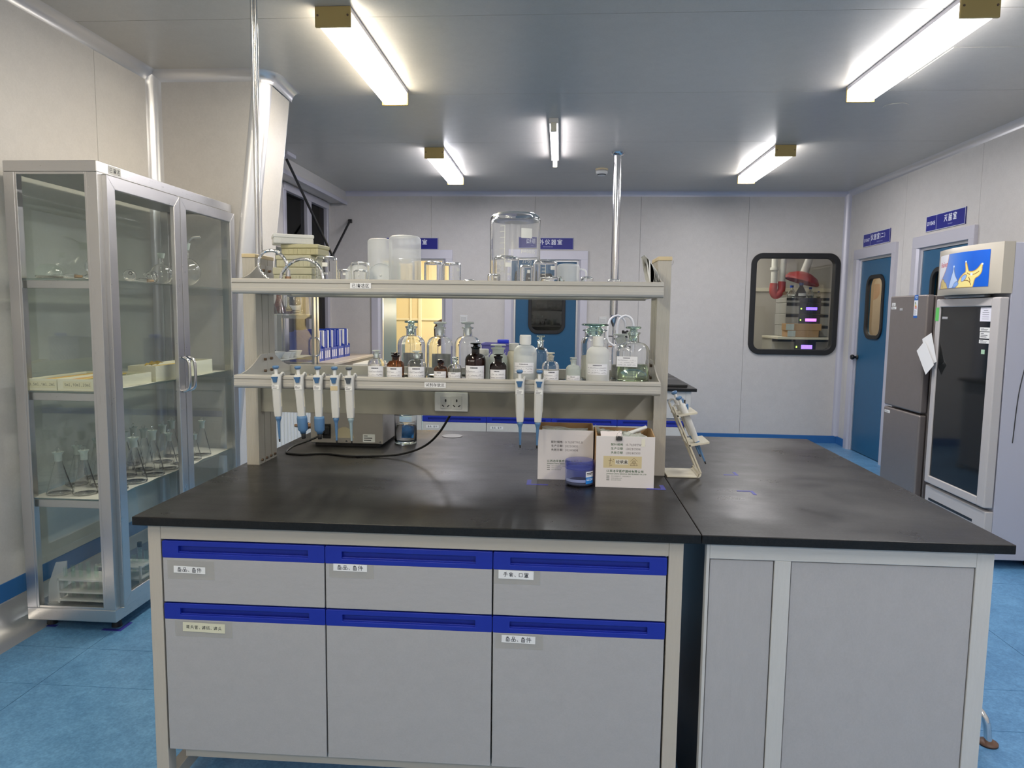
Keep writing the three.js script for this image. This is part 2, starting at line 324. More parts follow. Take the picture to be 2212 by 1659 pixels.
{ // outer wall beyond the pillar, with the dark window
  const w = struct('wall_window');
  panels(BACK - 0.05, -4.4, 0, CEIL, [-5.6], [[...WIN]], (a, b, c, d) => mesh('wall_panel', bx(WINX - 0.08, WINX, c, d, a, b), M.wall, w));
  mesh('bulkhead', bx(WINX, -2.45, 2.62, CEIL, BACK, -4.5, 0.004), M.wall, w);
  mesh('bulkhead_trim', bx(-2.453, -2.435, 2.6, 2.64, BACK, -4.5, 0.004), M.aluLilac, w);
  mesh('return_panel', bx(WINX - 0.08, -2.2, 0, CEIL, -4.5, -4.46), M.wall, w);
}
{ // window: frame, mullion, two sashes
  const w = struct('window_1'), [a, b, c, d] = WIN, x = WINX;
  for (const [z0, z1] of [[b - 0.06, b + 0.01], [a - 0.01, a + 0.05], [-7.47, -7.35]]) mesh('window_jamb', bx(x - 0.06, x + 0.012, c, d, z0, z1, 0.004), M.aluLilac, w);
  mesh('window_head', bx(x - 0.06, x + 0.02, d - 0.02, d + 0.05, a, b, 0.004), M.aluLilac, w);
  mesh('window_sill', bx(x - 0.06, x + 0.06, c - 0.03, c + 0.03, a, b, 0.004), M.aluLilac, w);
  mesh('wood_jamb', bx(x - 0.1, x - 0.03, c, d, -7.97, -7.83), mat(lin(0.09, 0.05, 0.03), 0.6), w);
  mesh('pane', bx(x - 0.03, x - 0.026, c, d, -7.35, b), M.nightGlass, w);
  mesh('pane', bx(x - 0.03, x - 0.026, c, d, a, -7.47), M.nightGlass, w);
}
// ---- the tapered pillar with its rounded metal corner
const lean = (y) => -0.118 * (CEIL - y);
{
  const p = struct('wall_pillar');
  const at = (pts, y) => pts.map(([x, z, f = 1]) => V(x + f * lean(y), y, z));
  const piece = (name, pts, m, crease) => mesh(name, loft([at(pts, 0), at(pts, 1.4), at(pts, CEIL)], true, crease), m, p);
  piece('pillar_face', [[LEFT, -4.09, 0], [-1.765, -4.09], [-1.765, -4.13], [LEFT, -4.13, 0]], M.wall);
  const arc = []; for (let i = 0; i <= 12; i++) { const t = i / 12 * Math.PI / 2; arc.push([-1.765 + 0.083 * Math.sin(t), -4.172 + 0.083 * Math.cos(t)]); }
  piece('corner_trim', [...arc, [-1.72, -4.18], [-1.765, -4.125]], M.alu, 1.2);
  piece('pillar_side', [[-1.686, -4.172], [-1.7, -4.47], [-1.74, -4.47], [-1.726, -4.172]], M.wall);
  const arc2 = []; for (let i = 0; i <= 8; i++) { const t = i / 8 * Math.PI / 2; arc2.push([-1.728 + 0.03 * Math.cos(t), -4.47 - 0.03 * Math.sin(t)]); }
  piece('edge_trim', [...arc2, [-1.76, -4.48], [-1.74, -4.46]], M.alu, 1.2);
  piece('pillar_back', [[-1.73, -4.49], [WINX, -4.49, 0], [WINX, -4.46, 0], [-1.74, -4.46]], M.wall);
}
// ---- concave metal coves along ceiling, corners and floor
function cove(name, path, up, R, m, ny = 8) { // path: [x,y,z, nx,nz]; up=-1 below a ceiling, +1 above a floor
  const rings = path.map(([x, y, z, nx, nz]) => {
    const out = [V(x, y, z)];
    for (let i = 0; i <= ny; i++) { const t = i / ny * Math.PI / 2, a = R * (1 - Math.sin(t)), b = R * (1 - Math.cos(t)); out.push(V(x + nx * b, y + up * a, z + nz * b)); }
    return out;
  });
  const o = mesh(name, loft(rings, true, 0.9), m); o.userData = { kind: 'structure' }; return o;
}
cove('trim_1', [[LEFT, CEIL, FRONT, 1, 0], [LEFT, CEIL, -4.09, 1, 0]], -1, 0.055, M.alu);
{
  const path = [[LEFT, CEIL, -4.09, 0, 1], [-1.765, CEIL, -4.09, 0, 1]];
  for (let i = 1; i <= 8; i++) { const t = i / 8 * Math.PI / 2; path.push([-1.765 + 0.083 * Math.sin(t), CEIL, -4.172 + 0.083 * Math.cos(t), Math.sin(t), Math.cos(t)]); }
  path.push([-1.7, CEIL, -4.5, 1, 0]);
  cove('trim_2', path, -1, 0.055, M.alu);
}
cove('trim_3', [[WINX + 0.15, CEIL, BACK, 0, 1], [RIGHT, CEIL, BACK, 0, 1]], -1, 0.05, M.aluLilac);
cove('trim_4', [[RIGHT, CEIL, BACK, -1, 0], [RIGHT, CEIL, FRONT, -1, 0]], -1, 0.05, M.alu);
cove('trim_5', [[LEFT, CEIL, FRONT, 0, -1], [RIGHT, CEIL, FRONT, 0, -1]], -1, 0.05, M.alu);
function corner(name, x, z, sx, sz, R, m, y0 = 0.08) { // concave vertical corner
  const prof = (y) => { const out = [V(x, y, z)]; for (let i = 0; i <= 8; i++) { const t = i / 8 * Math.PI / 2; out.push(V(x + sx * R * (1 - Math.sin(t)), y, z + sz * R * (1 - Math.cos(t)))); } return out; };
  const o = mesh(name, loft([prof(y0), prof(CEIL)], true, 0.9), m); o.userData = { kind: 'structure' };
}
corner('trim_6', LEFT, -4.09, 1, 1, 0.06, M.alu);
corner('trim_7', RIGHT, BACK, -1, 1, 0.055, M.aluLilac);
function board(name, x0, x1, y0, y1, z0, z1, m) { const o = mesh(name, bx(x0, x1, y0, y1, z0, z1, 0.001), m); o.userData = { kind: 'structure' }; }
board('baseboard_left', LEFT, LEFT + 0.006, 0.14, 0.22, -4.09, FRONT, M.skirt);
cove('baseboard_left_cove', [[LEFT, 0.0, FRONT, 1, 0], [LEFT, 0.0, -4.09, 1, 0]], 1, 0.13, M.alu);
board('baseboard_back', -1.23, -0.64, 0, 0.085, BACK, BACK + 0.008, M.skirt);
board('baseboard_back', 0.3, RIGHT, 0, 0.085, BACK, BACK + 0.008, M.skirt);
board('baseboard_right', RIGHT - 0.008, RIGHT, 0, 0.085, -7.84, BACK, M.skirt);
board('baseboard_right', RIGHT - 0.008, RIGHT, 0, 0.085, -5.62, FRONT, M.skirt);
board('baseboard_right', RIGHT - 0.008, RIGHT, 0, 0.085, -6.89, -6.585, M.skirt);

// ---- doors: frame, leaf with a rounded window, knob. Local z faces the room
function doorSet(name, x, z, ry, o) {
  const d = struct(name, [x, 0, z]); d.rotation.y = ry;
  const W = o.w / 2, fw = 0.1, H = 2.105;
  const side = (s) => prism([V(s * W, 0, 0), V(s * W, 0, 0.028), V(s * (W - fw * 0.75), 0, 0.028), V(s * (W - fw), 0, 0.012), V(s * (W - fw), 0, -0.05), V(s * W, 0, -0.05)].map((p) => p), V(0, H, 0), 0.3);
  mesh('door_jamb', side(-1), M.aluLilac, d); mesh('door_jamb', side(1), M.aluLilac, d);
  mesh('door_head', bx(-W + 0.0005, W - 0.0005, H - fw, H + 0.0005, -0.05, 0.029, 0.003), M.aluLilac, d);
  for (const s of [-1, 1]) mesh('door_stop', bx(s * (W - fw) - s * 0.022, s * (W - fw), 0, 2.0, -0.045, -0.005, 0.002), M.alu, d);
  mesh('door_stop', bx(-W + fw, W - fw, 1.982, 2.004, -0.045, -0.004, 0.002), M.alu, d);
  if (o.open) return d;
  const lw = o.w - 2 * fw - 0.046, sh = new THREE.Shape(); sh.moveTo(-lw / 2, 0.008); sh.lineTo(lw / 2, 0.008); sh.lineTo(lw / 2, 1.98); sh.lineTo(-lw / 2, 1.98); sh.closePath();
  const hole = rrShape(o.ww, o.wh, o.wr, THREE.Path); const pts = hole.getPoints(10).map((p) => new THREE.Vector2(p.x + o.wx, p.y + o.wy)); sh.holes.push(new THREE.Path(pts));
  mesh('door_leaf', extrude(sh, 0.03).translate(0, 0, -0.045), M.doorBlue, d);
  mesh('window_gasket', extrude(ringShape(o.ww + 0.03, o.wh + 0.03, o.wr + 0.012, 0.03), 0.02, 0.004).translate(o.wx, o.wy, -0.022), M.blackRubber, d);
  mesh('pane', bx(o.wx - o.ww / 2, o.wx + o.ww / 2, o.wy - o.wh / 2, o.wy + o.wh / 2, -0.032, -0.03), M.thinGlass, d);
  const k = mesh('door_knob', lathe([[0, 0], [0.026, 0], [0.026, 0.006], [0.013, 0.01], [0.013, 0.03], [0.024, 0.04], [0.028, 0.055], [0.022, 0.068], [0, 0.07]], 20).rotateX(Math.PI / 2).translate(o.knob, 0.99, -0.014), M.black, d);
  return d;
}
doorSet('door_1', -1.695, BACK, 0, { w: 0.93, open: true });
doorSet('door_2', -0.17, BACK, 0, { w: 0.925, ww: 0.38, wh: 0.62, wr: 0.09, wx: 0.013, wy: 1.505, knob: -0.3 });
doorSet('door_3', RIGHT, -7.366, -Math.PI / 2, { w: 0.94, ww: 0.36, wh: 0.6, wr: 0.1, wx: 0.01, wy: 1.51, knob: -0.33 });
doorSet('door_4', RIGHT, -6.105, -Math.PI / 2, { w: 0.945, ww: 0.36, wh: 0.6, wr: 0.1, wx: 0.01, wy: 1.51, knob: -0.33 });
{ // observation window in the far wall
  const w = struct('window_2', [(OBS[0] + OBS[1]) / 2, (OBS[2] + OBS[3]) / 2, BACK]);
  const W = OBS[1] - OBS[0], H = OBS[3] - OBS[2];
  const sh = new THREE.Shape(); sh.moveTo(-W / 2 - 0.001, -H / 2 - 0.001); sh.lineTo(W / 2 + 0.001, -H / 2 - 0.001); sh.lineTo(W / 2 + 0.001, H / 2 + 0.001); sh.lineTo(-W / 2 - 0.001, H / 2 + 0.001); sh.closePath();
  sh.holes.push(rrShape(W - 0.02, H - 0.02, 0.11, THREE.Path));
  mesh('wall_infill', extrude(sh, 0.048).translate(0, 0, -0.0495), M.wall, w);
  mesh('window_gasket', extrude(ringShape(W + 0.02, H + 0.02, 0.12, 0.045), 0.085, 0.006).translate(0, 0, -0.065), M.blackRubber, w);
  mesh('pane', bx(-W / 2 + 0.03, W / 2 - 0.03, -H / 2 + 0.03, H / 2 - 0.03, -0.02, -0.018), M.thinGlass, w);
}
// ---- rooms seen through the openings
{
  const r = struct('wall_corridor'); // cream corridor behind the open door
  const y1 = 2.6;
  mesh('wall_panel', bx(-2.62, -0.7, 0, y1, -10.65, -10.6), M.cream, r);
  mesh('wall_panel', bx(-2.62, -2.57, 0, y1, -10.6, BACK - 0.05), M.cream, r);
  mesh('wall_panel', bx(-0.75, -0.7, 0, y1, -10.6, BACK - 0.05), M.cream, r);
  mesh('floor_panel', bx(-2.62, -0.7, -0.05, 0, -10.6, BACK - 0.1), M.floor, r);
  mesh('ceiling_panel', bx(-2.62, -0.7, y1, y1 + 0.05, -10.6, BACK - 0.05), M.cream, r);
  mesh('door_leaf', bx(-2.09, -2.05, 0.01, 1.98, -8.85, -8.15), M.doorBlue, r, [0, 0, 0]);
  for (const [x, w] of [[-2.25, 0.03], [-2.12, 0.05], [-1.62, 0.05], [-1.5, 0.04]]) mesh('conduit', bx(x, x + w, 0, y1, -10.6, -10.56, 0.008), M.ivory, r);
  mesh('dado_rail', bx(-2.57, -0.75, 1.28, 1.31, -10.6, -10.58, 0.004), M.ivory, r);
}
{
  const put = (name, g, m) => { const o = mesh(name, g, m); o.userData = { kind: 'structure' }; }; // behind the observation window
  put('wall_instrument_back', bx(1.0, 3.9, 0, 2.6, -10.05, -10.0), M.greyRoom);
  put('wall_instrument_left', bx(0.95, 1.0, 0, 2.6, -10.0, BACK - 0.05), M.greyRoom);
  put('wall_instrument_right', bx(3.9, 3.95, 0, 2.6, -10.0, BACK - 0.05), M.greyRoom);
  put('wall_instrument_front', bx(RIGHT + 0.08, 3.9, 0, 2.6, BACK - 0.05, BACK - 0.02), M.greyRoom);
  put('floor_instrument', bx(1.0, 3.9, -0.05, 0, -10.0, BACK - 0.05), M.floor);
  put('ceiling_instrument', bx(1.0, 3.9, 2.6, 2.65, -10.0, BACK - 0.05), M.greyRoom);
  put('trim_trunking', bx(1.0, 3.9, 1.74, 1.79, -10.0, -9.97, 0.004), M.ivory);
  put('trim_trunking', bx(1.3, 1.42, 0, 2.6, -10.0, -9.95, 0.01), M.ivory);
}
{
  const r = struct('wall_lobby'); // beyond the first side door
  mesh('wall_panel', bx(4.3, 4.35, 0, 2.6, -8.0, -5.6), M.beigeRoom, r);
  mesh('wall_panel', bx(RIGHT + 0.05, 4.3, 0, 2.6, -8.05, -8.0), M.beigeRoom, r);
  mesh('wall_panel', bx(RIGHT + 0.05, 4.3, 0, 2.6, -6.75, -6.7), M.beigeRoom, r);
  mesh('floor_panel', bx(RIGHT + 0.05, 4.3, -0.05, 0, -8.0, -6.7), M.floor, r);
  mesh('ceiling_panel', bx(RIGHT + 0.05, 4.3, 2.6, 2.65, -8.0, -6.7), M.beigeRoom, r);
}
function roomLamp(name, label, x, y, z, w, d, col, power, glow) {
  const t = thing(name, label, 'ceiling light', [x, y, z]);
  mesh('housing', bx(-w / 2, w / 2, 0, 0.05, -d / 2, d / 2, 0.005), M.white, t);
  mesh('diffuser', bx(-w / 2 + 0.02, w / 2 - 0.02, -0.012, 0, -d / 2 + 0.02, d / 2 - 0.02, 0.003), mat(0xffffff, 0.6, 0, { emissive: lin(...col), emissiveIntensity: glow }), t);
  const L = new THREE.RectAreaLight(lin(...col), power, w, d); L.position.set(0, -0.016, 0); L.rotation.x = -Math.PI / 2; t.add(L);
}
roomLamp('corridor_light', 'ceiling light panel in the yellow-lit corridor beyond the open door', -1.5, 2.545, -9.3, 0.6, 0.6, [1, 0.87, 0.62], 20, 3);
roomLamp('instrument_room_light', 'ceiling light panel in the instrument room behind the observation window', 2.1, 2.545, -9.0, 0.3, 1.1, [1, 0.95, 0.88], 5, 3);
roomLamp('lobby_light', 'ceiling light panel in the lobby beyond door D1047', 3.7, 2.545, -7.3, 0.4, 0.4, [1, 0.85, 0.65], 6, 3);

// ---------------------------------------------------------------- ceiling lights
function fitting(x, z, col, label, k = 1) {
  const L = 1.2, w = 0.16, h = 0.088, t = thing('ceiling_light', label, 'ceiling light', [x, CEIL, z - L / 2], 0, 'box ceiling lights');
  mesh('housing', bx(-w / 2, w / 2, -0.022, 0, -L / 2, L / 2, 0.003), M.aluLilac, t);
  const prof = [V(-w / 2 + 0.004, -0.022, L / 2 - 0.012), V(-w / 2 + 0.004, -0.07, L / 2 - 0.012), V(-w / 2 + 0.022, -h, L / 2 - 0.012), V(w / 2 - 0.022, -h, L / 2 - 0.012), V(w / 2 - 0.004, -0.07, L / 2 - 0.012), V(w / 2 - 0.004, -0.022, L / 2 - 0.012)];
  mesh('diffuser', prism(prof, V(0, 0, -L + 0.024), 0.3), mat(0xffffff, 0.5, 0, { emissive: lin(...col), emissiveIntensity: GLOW }), t);
  for (const s of [-1, 1]) {
    const c = mesh('end_cap', bx(-w / 2 - 0.001, w / 2 + 0.001, -h - 0.002, -0.001, s * L / 2 - 0.012, s * L / 2 + 0.002, 0.003), M.yellowCap, t);
    for (const q of [-1, 1]) mesh('screw', new THREE.CylinderGeometry(0.005, 0.005, 0.003, 10).rotateX(Math.PI / 2).translate(q * 0.068, -0.04, s * (L / 2 + 0.003)), M.bolt, c);
  }
  const l = new THREE.RectAreaLight(lin(...col), PANEL_LIGHT * k, w * 0.9, L * 0.95); l.position.set(0, -h - 0.004, 0); l.rotation.x = -Math.PI / 2; t.add(l);
}
for (const [x, z, c, label, k] of FITTINGS) fitting(x, z, c, label, k);
{
  const t = thing('tube_light', 'bare fluorescent tube batten on the ceiling above the shelf rack', 'tube light', [-0.072, CEIL, -5.7]), L = 1.22;
  mesh('batten', bx(-0.032, 0.032, -0.035, 0, -L / 2, L / 2, 0.004), M.white, t);
  mesh('tube', new THREE.CylinderGeometry(0.014, 0.014, L - 0.05, 18).rotateX(Math.PI / 2).translate(0, -0.07, 0), mat(0xffffff, 0.4, 0, { emissive: lin(0.96, 0.93, 1), emissiveIntensity: 14 }), t);
  for (const s of [-1, 1]) mesh('lamp_holder', bx(-0.02, 0.02, -0.092, -0.03, s * L / 2 - 0.02, s * L / 2 + 0.005, 0.005), M.ivory, t);
  mesh('starter', new THREE.CylinderGeometry(0.011, 0.011, 0.035, 14).translate(0, -0.05, L / 2 - 0.09), M.plasticWhite, t);
  const l = new THREE.RectAreaLight(lin(0.96, 0.93, 1), 40, 0.028, L - 0.06); l.position.set(0, -0.088, 0); l.rotation.x = -Math.PI / 2; t.add(l);
}
{
  const t = thing('smoke_detector', 'white round smoke detector on the ceiling beside the steel column', 'smoke detector', [0.357, CEIL, -6.84]);
  mesh('base', cyl(0.058, 0.014, 0, -0.014, 0), M.tan, t);
  mesh('body', lathe([[0, -0.062], [0.034, -0.062], [0.04, -0.05], [0.054, -0.042], [0.056, -0.014], [0, -0.014]], 32), M.plasticWhite, t);
  mesh('vent', lathe([[0.0365, -0.058], [0.0415, -0.05], [0.0405, -0.048], [0.036, -0.056]], 24), M.dark, t);
}
// ---------------------------------------------------------------- room signs
function signTex(code, text, sub) {
  return canvasTex(760, 168, (g) => {
    g.fillStyle = '#d7d9e2'; g.fillRect(0, 0, 760, 168); g.fillStyle = '#111a86'; g.fillRect(6, 6, 748, 156);
    ink(g, '#e8eaf4'); let x0 = 40;
    if (code) { g.fillStyle = '#c9cce0'; g.fillRect(214, 6, 5, 156); g.fillStyle = '#dfe2f0'; g.font = 'bold 58px sans-serif'; g.fillText(code, 24, 104); x0 = 225; }
    const n = [...text].length, s = 76; write(g, text, (x0 + 754 - n * s * 1.14) / 2, 24, s, 0.12, 1.14);
    g.font = '20px serif'; g.fillStyle = '#bfc4e0'; const m = g.measureText(sub).width; g.fillText(sub, (x0 + 754 - m) / 2, 136);
  });
}
function sign(label, x, y, z, ry, tex) {
  const t = thing('room_sign', label, 'sign', [x, y, z], ry, 'blue room signs');
  mesh('sign_plate', bx(-0.3, 0.3, -0.066, 0.066, 0, 0.008, 0.002), M.sign, t);
  mesh('sign_face', new THREE.PlaneGeometry(0.594, 0.13).translate(0, 0, 0.0085), paperMat(tex, 0.35), t);
}
sign('blue room sign above the open corridor doorway, half hidden by plastic beakers', -1.693, 2.175, BACK, 0, signTex('', '仪器检测室', 'Detection Room'));
sign('blue room sign above the closed blue door in the far wall', -0.169, 2.183, BACK, 0, signTex('', '红外仪器室', 'Infrared Room'));
sign('blue sign reading D1047 above a side door', RIGHT, 2.185, -7.37, -Math.PI / 2, signTex('D1047', '仪器室(二)', 'Instrument Room'));
sign('blue sign reading D1045 above a side door behind the cooler', RIGHT, 2.198, -6.105, -Math.PI / 2, signTex('D1045', '灭菌室', 'Sterilizer'));
for (const [x, label] of [[-1.1, 'square white wall switch beside the open corridor doorway'], [0.475, 'square white wall switch beside the closed blue door']]) {
  const t = thing('wall_switch', label, 'switch', [x, 1.335, BACK], 0, 'far wall switches');
  mesh('plate', bx(-0.043, 0.043, -0.043, 0.043, 0, 0.009, 0.003), M.plasticWhite, t); mesh('rocker', bx(-0.03, 0.03, -0.024, 0.024, 0.008, 0.013, 0.002), M.pipWhite, t);
}

// ---------------------------------------------------------------- island bench
ribBump.repeat.set(30, 1);
const ribH = ribBump.clone(); ribH.repeat.set(30, 1); ribH.rotation = Math.PI / 2; ribH.needsUpdate = true;
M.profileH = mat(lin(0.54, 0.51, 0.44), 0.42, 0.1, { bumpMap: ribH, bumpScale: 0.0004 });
const TOP = 0.85, TH = 0.024, ZF = -1.8;
const tops = [['worktop', -1.133, 0.3668, 'black worktop of the island bench carrying the reagent rack'], ['worktop', 0.3682, 1.131, 'black worktop section of the island bench on the cooler side']];
for (const [n, a, b, l] of tops) tag(mesh(n, metreUV(bx(a, b, TOP - TH, TOP, -3.294, -1.787, 0.0025)), M.top), l, 'worktop');
{
  const f = thing('bench_frame', 'beige steel frame with legs holding the three drawer cabinets', 'bench frame', [0, 0, 0]);
  for (const [a, b] of [[-1.098, -1.063], [0.289, 0.326]]) for (const [z0, z1] of [[-1.84, ZF], [-3.28, -3.24]]) mesh('leg', bx(a, b, 0, 0.8255, z0, z1, 0.002), M.beige, f);
  for (const [a, b] of [[-1.098, -1.063], [0.289, 0.326]]) { mesh('foot_beam', bx(a, b, 0.06, 0.1, -3.24, -1.84, 0.002), M.beige, f); mesh('side_rail', bx(a, b, 0.785, 0.8255, -3.24, -1.84, 0.002), M.beige, f); }
  mesh('top_rail', bx(-1.063, 0.289, 0.7865, 0.8255, -1.835, ZF - 0.001, 0.002), M.beige, f);
  mesh('top_rail', bx(-1.063, 0.289, 0.7865, 0.8255, -3.275, -3.245, 0.002), M.beige, f);
  mesh('bottom_rail', bx(-1.03, 0.289, 0.15, 0.178, -1.86, -1.83, 0.002), M.beige, f);
}
const noteSpare = noteTex('备品、备件', 256, 56, 40), noteGlove = noteTex('手套、口罩', 256, 64, 38), noteFilter = noteTex('道夫管、滤纸、滤头', 400, 88, 38, '#d8d5bd', '#33342e');
M.note = paperMat(noteSpare); M.noteGlove = paperMat(noteGlove); M.noteFilter = paperMat(noteFilter);
M.tapeClear = mat(lin(0.6, 0.58, 0.52), 0.2, 0, { transparent: true, opacity: 0.18 });
// a blue recessed pull strip across the top of a front
function pullStrip(parent, x0, x1, y0, y1, z) {
  const w = x1 - x0, h = y1 - y0;
  const s = rrShape(w, h, 0.003); s.holes.push(rrShape(w - 0.085, h * 0.5, 0.003, THREE.Path));
  const o = mesh('pull_strip', extrude(s, 0.012, 0.0012).translate((x0 + x1) / 2, (y0 + y1) / 2, z - 0.0005), M.blueStrip, parent);
  mesh('pull_recess', bx(x0 + 0.035, x1 - 0.035, y0 + 0.008, y1 - 0.008, z - 0.006, z + 0.0005), M.blueStrip, o);
  mesh('pull_lip', bx(x0 + 0.043, x1 - 0.043, y0 + h * 0.27, y0 + h * 0.36, z, z + 0.009, 0.001), M.blueStrip, o);
  return o;
}
function note(parent, x0, x1, y0, y1, z, m, tilt = 0, tapeBox) {
  if (tapeBox) mesh('clear_tape', bx(tapeBox[0], tapeBox[1], tapeBox[2], tapeBox[3], z, z + 0.0003), M.tapeClear, parent);
  mesh('paper_label', new THREE.PlaneGeometry(x1 - x0, y1 - y0), m, parent, [(x0 + x1) / 2, (y0 + y1) / 2, z + 0.0007], [0, 0, tilt]);
}
const COLS = [-1.06, -0.612, -0.164, 0.286];
const cabLabels = ['drawer cabinet at the glassware-cabinet end of the island bench, its door labelled in yellow', 'middle drawer cabinet of the island bench with an unlabelled door', 'drawer cabinet of the island bench with gloves and masks label on its drawer'];
for (let k = 0; k < 3; k++) {
  const x0 = COLS[k] + 0.002, x1 = COLS[k + 1] - 0.002, cx = (x0 + x1) / 2;
  const c = thing('base_cabinet', cabLabels[k], 'cabinet', [0, 0, 0], 0, 'island bench drawer cabinets');
  mesh('carcass', bx(x0, x1, 0.185, 0.784, -2.36, -1.822), M.white, c);
  const dr = mesh('drawer', bx(x0, x1, 0.613, 0.7365, -1.822, -1.7995, 0.0015), M.grey, c);
  pullStrip(dr, x0, x1, 0.737, 0.782, -1.812);
  const dd = mesh('door', bx(x0, x1, 0.19, 0.565, -1.822, -1.7995, 0.0015), M.grey, c);
  pullStrip(dd, x0, x1, 0.5655, 0.608, -1.812);
  const z = -1.7993;
  if (k === 0) { note(dr, -1.028, -0.94, 0.695, 0.714, z, M.note, -0.02, [-1.045, -0.915, 0.678, 0.73]); note(dd, -1.008, -0.89, 0.531, 0.557, z, M.noteFilter, -0.02, [-1.03, -0.87, 0.517, 0.562]); }
  if (k === 1) note(dr, -0.589, -0.498, 0.717, 0.7365, z, M.note, -0.01, [-0.6, -0.48, 0.698, 0.7365]);
  if (k === 2) { note(dr, -0.149, -0.057, 0.7125, 0.7355, z, M.noteGlove, -0.01, [-0.16, -0.04, 0.698, 0.7365]); note(dd, -0.139, -0.05, 0.5385, 0.559, z, M.note, -0.02, [-0.155, -0.03, 0.522, 0.563]); }
}
{
  const c = thing('end_cabinet', 'pale end cabinet of the island bench with two grey inset panels', 'cabinet', [0, 0, 0]);
  const z1 = ZF, z0 = -1.825;
  const fr = [[0.384, 0.392, 0.02, 0.8255], [0.555, 0.596, 0.02, 0.785], [1.047, 1.089, 0.02, 0.8255]];
  for (const [a, b, y0, y1] of fr) mesh('stile', bx(a, b, y0, y1, z0, z1, 0.0015), M.white, c);
  mesh('top_rail', bx(0.392, 1.047, 0.785, 0.8255, z0, z1, 0.0015), M.white, c);
  mesh('bottom_rail', bx(0.392, 1.047, 0.02, 0.07, z0, z1, 0.0015), M.white, c);
  mesh('inset_panel', bx(0.394, 0.553, 0.072, 0.783, z0, z1 - 0.003, 0.002), M.grey, c);
  mesh('inset_panel', bx(0.598, 1.045, 0.072, 0.783, z0, z1 - 0.003, 0.002), M.grey, c);
  mesh('carcass', bx(0.386, 1.087, 0.02, 0.8255, -2.35, z0), M.black, c);
  mesh('side_board', bx(1.087, 1.0895, 0.02, 0.8255, -2.35, z0), M.white, c);
  mesh('plinth', bx(0.42, 1.05, 0, 0.02, -2.3, -1.85), M.black, c);
}
// ---- blue tape corner marks on the bench and the floor
function tapeMark(label, x, y, z, sx, sz, len = 0.05, w = 0.014) {
  const t = thing('tape_mark', label, 'tape', [x, y, z], 0, 'blue tape corner marks');
  mesh('strip', bx(0, sx * len, 0, 0.0006, 0, sz * w), M.tape, t); mesh('strip', bx(0, sx * w, 0, 0.0006, sz * w, sz * len), M.tape, t);
}
tapeMark('blue tape corner on the bench beside the white syringe box with the jar', -0.1, TOP, -2.268, 1, -1, 0.07);
tapeMark('blue tape corner on the bench in front of the box labelled for rubbish', 0.345, TOP, -2.252, -1, -1, 0.06);
tapeMark('blue tape corner on the bench behind the beige pipette stand', 0.63, TOP, -2.49, -1, -1, 0.05, 0.01);
tapeMark('blue tape corner on the bench right of the pipette stand base', 0.62, TOP, -2.27, -1, 1, 0.05, 0.01);
tapeMark('blue tape corner on the floor at the wall-side foot of the glassware cabinet', -2.29, 0, -2.885, 1, -1, 0.09, 0.02);
tapeMark('blue tape corner on the floor at the aisle-side foot of the glassware cabinet', -1.89, 0, -2.87, -1, -1, 0.09, 0.02);
tag(mesh('cup_sink_cover', new THREE.CylinderGeometry(0.046, 0.046, 0.002, 40).translate(-0.475, TOP + 0.001, -3.14), mat(lin(0.2, 0.2, 0.2), 0.4, 0.5)), 'grey round cover let into the far half of the black bench', 'cover');

